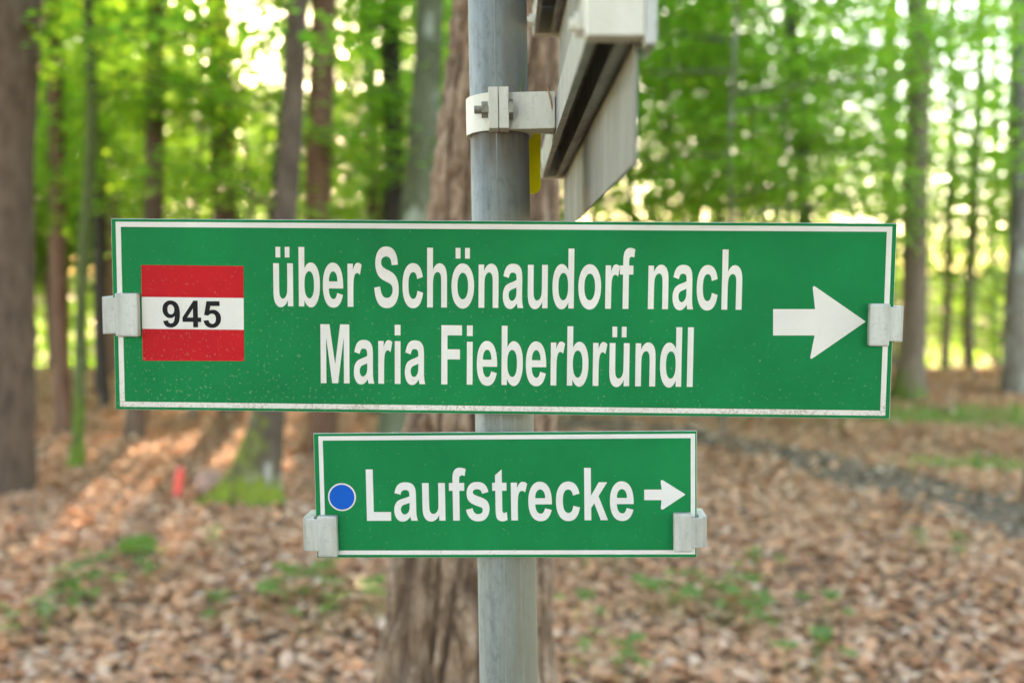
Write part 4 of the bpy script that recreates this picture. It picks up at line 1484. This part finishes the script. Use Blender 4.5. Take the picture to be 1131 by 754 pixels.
# band: arc from the front lug round the left and the back to the right front
angs = np.linspace(R(270 - 9), R(-90 + 9), 72)   # measured from +x, camera side is -y (270 deg)
prev = None
for a_ in angs:
    ca, sa = math.cos(a_), math.sin(a_)
    ring = [bm.verts.new((ca * r0, sa * r0, -hh)), bm.verts.new((ca * r1, sa * r1, -hh)), bm.verts.new((ca * r1, sa * r1, hh)), bm.verts.new((ca * r0, sa * r0, hh))]
    if prev:
        for k in range(4):
            bm.faces.new((prev[k], prev[(k + 1) % 4], ring[(k + 1) % 4], ring[k]))
    else:
        bm.faces.new(ring)
    prev = ring
bm.faces.new(prev)
me = bm_mesh('band', bm)
link('band', me, CREAM, cl)
lx = lambda px: (px - 551.3) / FPX * (PD - PR)
for xa, xb in ((lx(540.2), lx(550.8)), (lx(551.6), lx(562.3))):
    bm = bmesh.new()
    box(bm, (xa, -PR - .020, -.0213), (xb, -PR + .004, .0213), .0007, 2)
    link('lug', bm_mesh('lug', bm), CREAM, cl)
bm = bmesh.new()
zb = -.0005
yb = -PR - .0125
cyl(bm, (lx(562.3) + .0002, yb, zb), (lx(567.0), yb, zb), .0105, 6)
cyl(bm, (lx(524.5), yb, zb), (lx(540.0), yb, zb), .0042, 16)
bolt = link('bolt', bm_mesh('bolt', bm), STEEL, cl)
bm = bmesh.new()
cyl(bm, (lx(532.5), yb, zb), (lx(539.4), yb, zb), .0085, 6)
link('nut', bm_mesh('nut', bm), STEEL, bolt)
# arm
arm_to = CM.inverted() @ (LOWM @ Vector((1.06 - D0, -.0528 + .0003, .1815)))
bm = bmesh.new()
x0_, x1_ = lx(562.0), arm_to.x - .0004
v8 = []
for x_, yf, yk in ((x0_, -PR - .0046, -PR + .012), (x1_, arm_to.y - .016, arm_to.y + .016)):
    for y_, z_ in ((yf, -hh + .0004), (yk, -hh + .0004), (yk, hh - .0004), (yf, hh - .0004)):
        v8.append(bm.verts.new((x_, y_, z_)))
for k in range(4):
    bm.faces.new((v8[k], v8[(k + 1) % 4], v8[4 + (k + 1) % 4], v8[4 + k]))
bm.faces.new(v8[:4]); bm.faces.new(v8[4:])
bmesh.ops.recalc_face_normals(bm, faces=bm.faces)
bmesh.ops.bevel(bm, geom=list(bm.edges), offset=.0006, segments=2, affect='EDGES')
link('arm', bm_mesh('arm', bm), CREAM, cl)

# grass stem and dry twig caught in the clamp
s = np.linspace(0, 1, 8)
a, b_ = at(572.5, 112, PD - PR - .003), at(580.5, 59, PD - PR + .010)
pts = np.outer(1 - s, np.array(a)) + np.outer(s, np.array(b_)); pts[:, 0] += .0015 * np.sin(s * 3.1)
V, F = tube_np([(pts - np.array(a), np.linspace(.0011, .0004, 8))], 6)
o = link('grass_stem', mesh_np('grass_stem', V, F, True), LEAF_C); o.location = a
tag(o, 'single green grass stem sticking up behind the clamp', 'grass stem')
a, b_ = at(610.5, 141, 1.04), at(604.5, 97, 1.03)
pts = np.outer(1 - s, np.array(a)) + np.outer(s, np.array(b_)); pts[:, 0] += .0022 * np.sin(s * 3.1)
V, F = tube_np([(pts - np.array(a), np.linspace(.0014, .0009, 8))], 6)
m, nt, b = new_mat('dry_twig'); b.inputs['Base Color'].default_value = (.42, .24, .14, 1); b.inputs['Roughness'].default_value = .8
f = noise_t(nt, coords(nt), 200, 3); nt.links.new(ramp(nt, f, [(.3, (.3, .16, .09)), (.7, (.5, .3, .19))]), b.inputs['Base Color'])
o = link('dry_twig', mesh_np('dry_twig', V, F, True), m); o.location = a
tag(o, 'dry brown twig caught between the clamp arm and the rail', 'twig')

# yellow plate on the back of the post
yd = PD + PR + .02
x0_, x1_ = at(522, 180, yd).x, at(597.3, 180, yd).x
z1_, z0_ = at(560, 128, yd).z, at(560, 214, yd).z
yp = empty('yellow_trail_plate', ((x0_ + x1_) / 2, at(560, 180, yd).y, (z0_ + z1_) / 2))
tag(yp, 'small yellow plate with rounded corners behind the post', 'trail plate')
wx, wz, rr = (x1_ - x0_) / 2, (z1_ - z0_) / 2, .009
pts = []
for cx_, cz_, a0 in ((wx - rr, wz - rr, 0), (-wx + rr, wz - rr, 90), (-wx + rr, -wz + rr, 180), (wx - rr, -wz + rr, 270)):
    for k in range(7):
        a_ = R(a0 + 15 * k)
        pts.append((cx_ + rr * math.cos(a_), cz_ + rr * math.sin(a_)))
link('plate', film_mesh('plate', [pts], 0, .002), YELLOW, yp)
bm = bmesh.new(); box(bm, (-.012, -.0185, -.012), (.012, -.0005, .012), .001, 1)
link('bracket', bm_mesh('bracket', bm), ALU, yp)
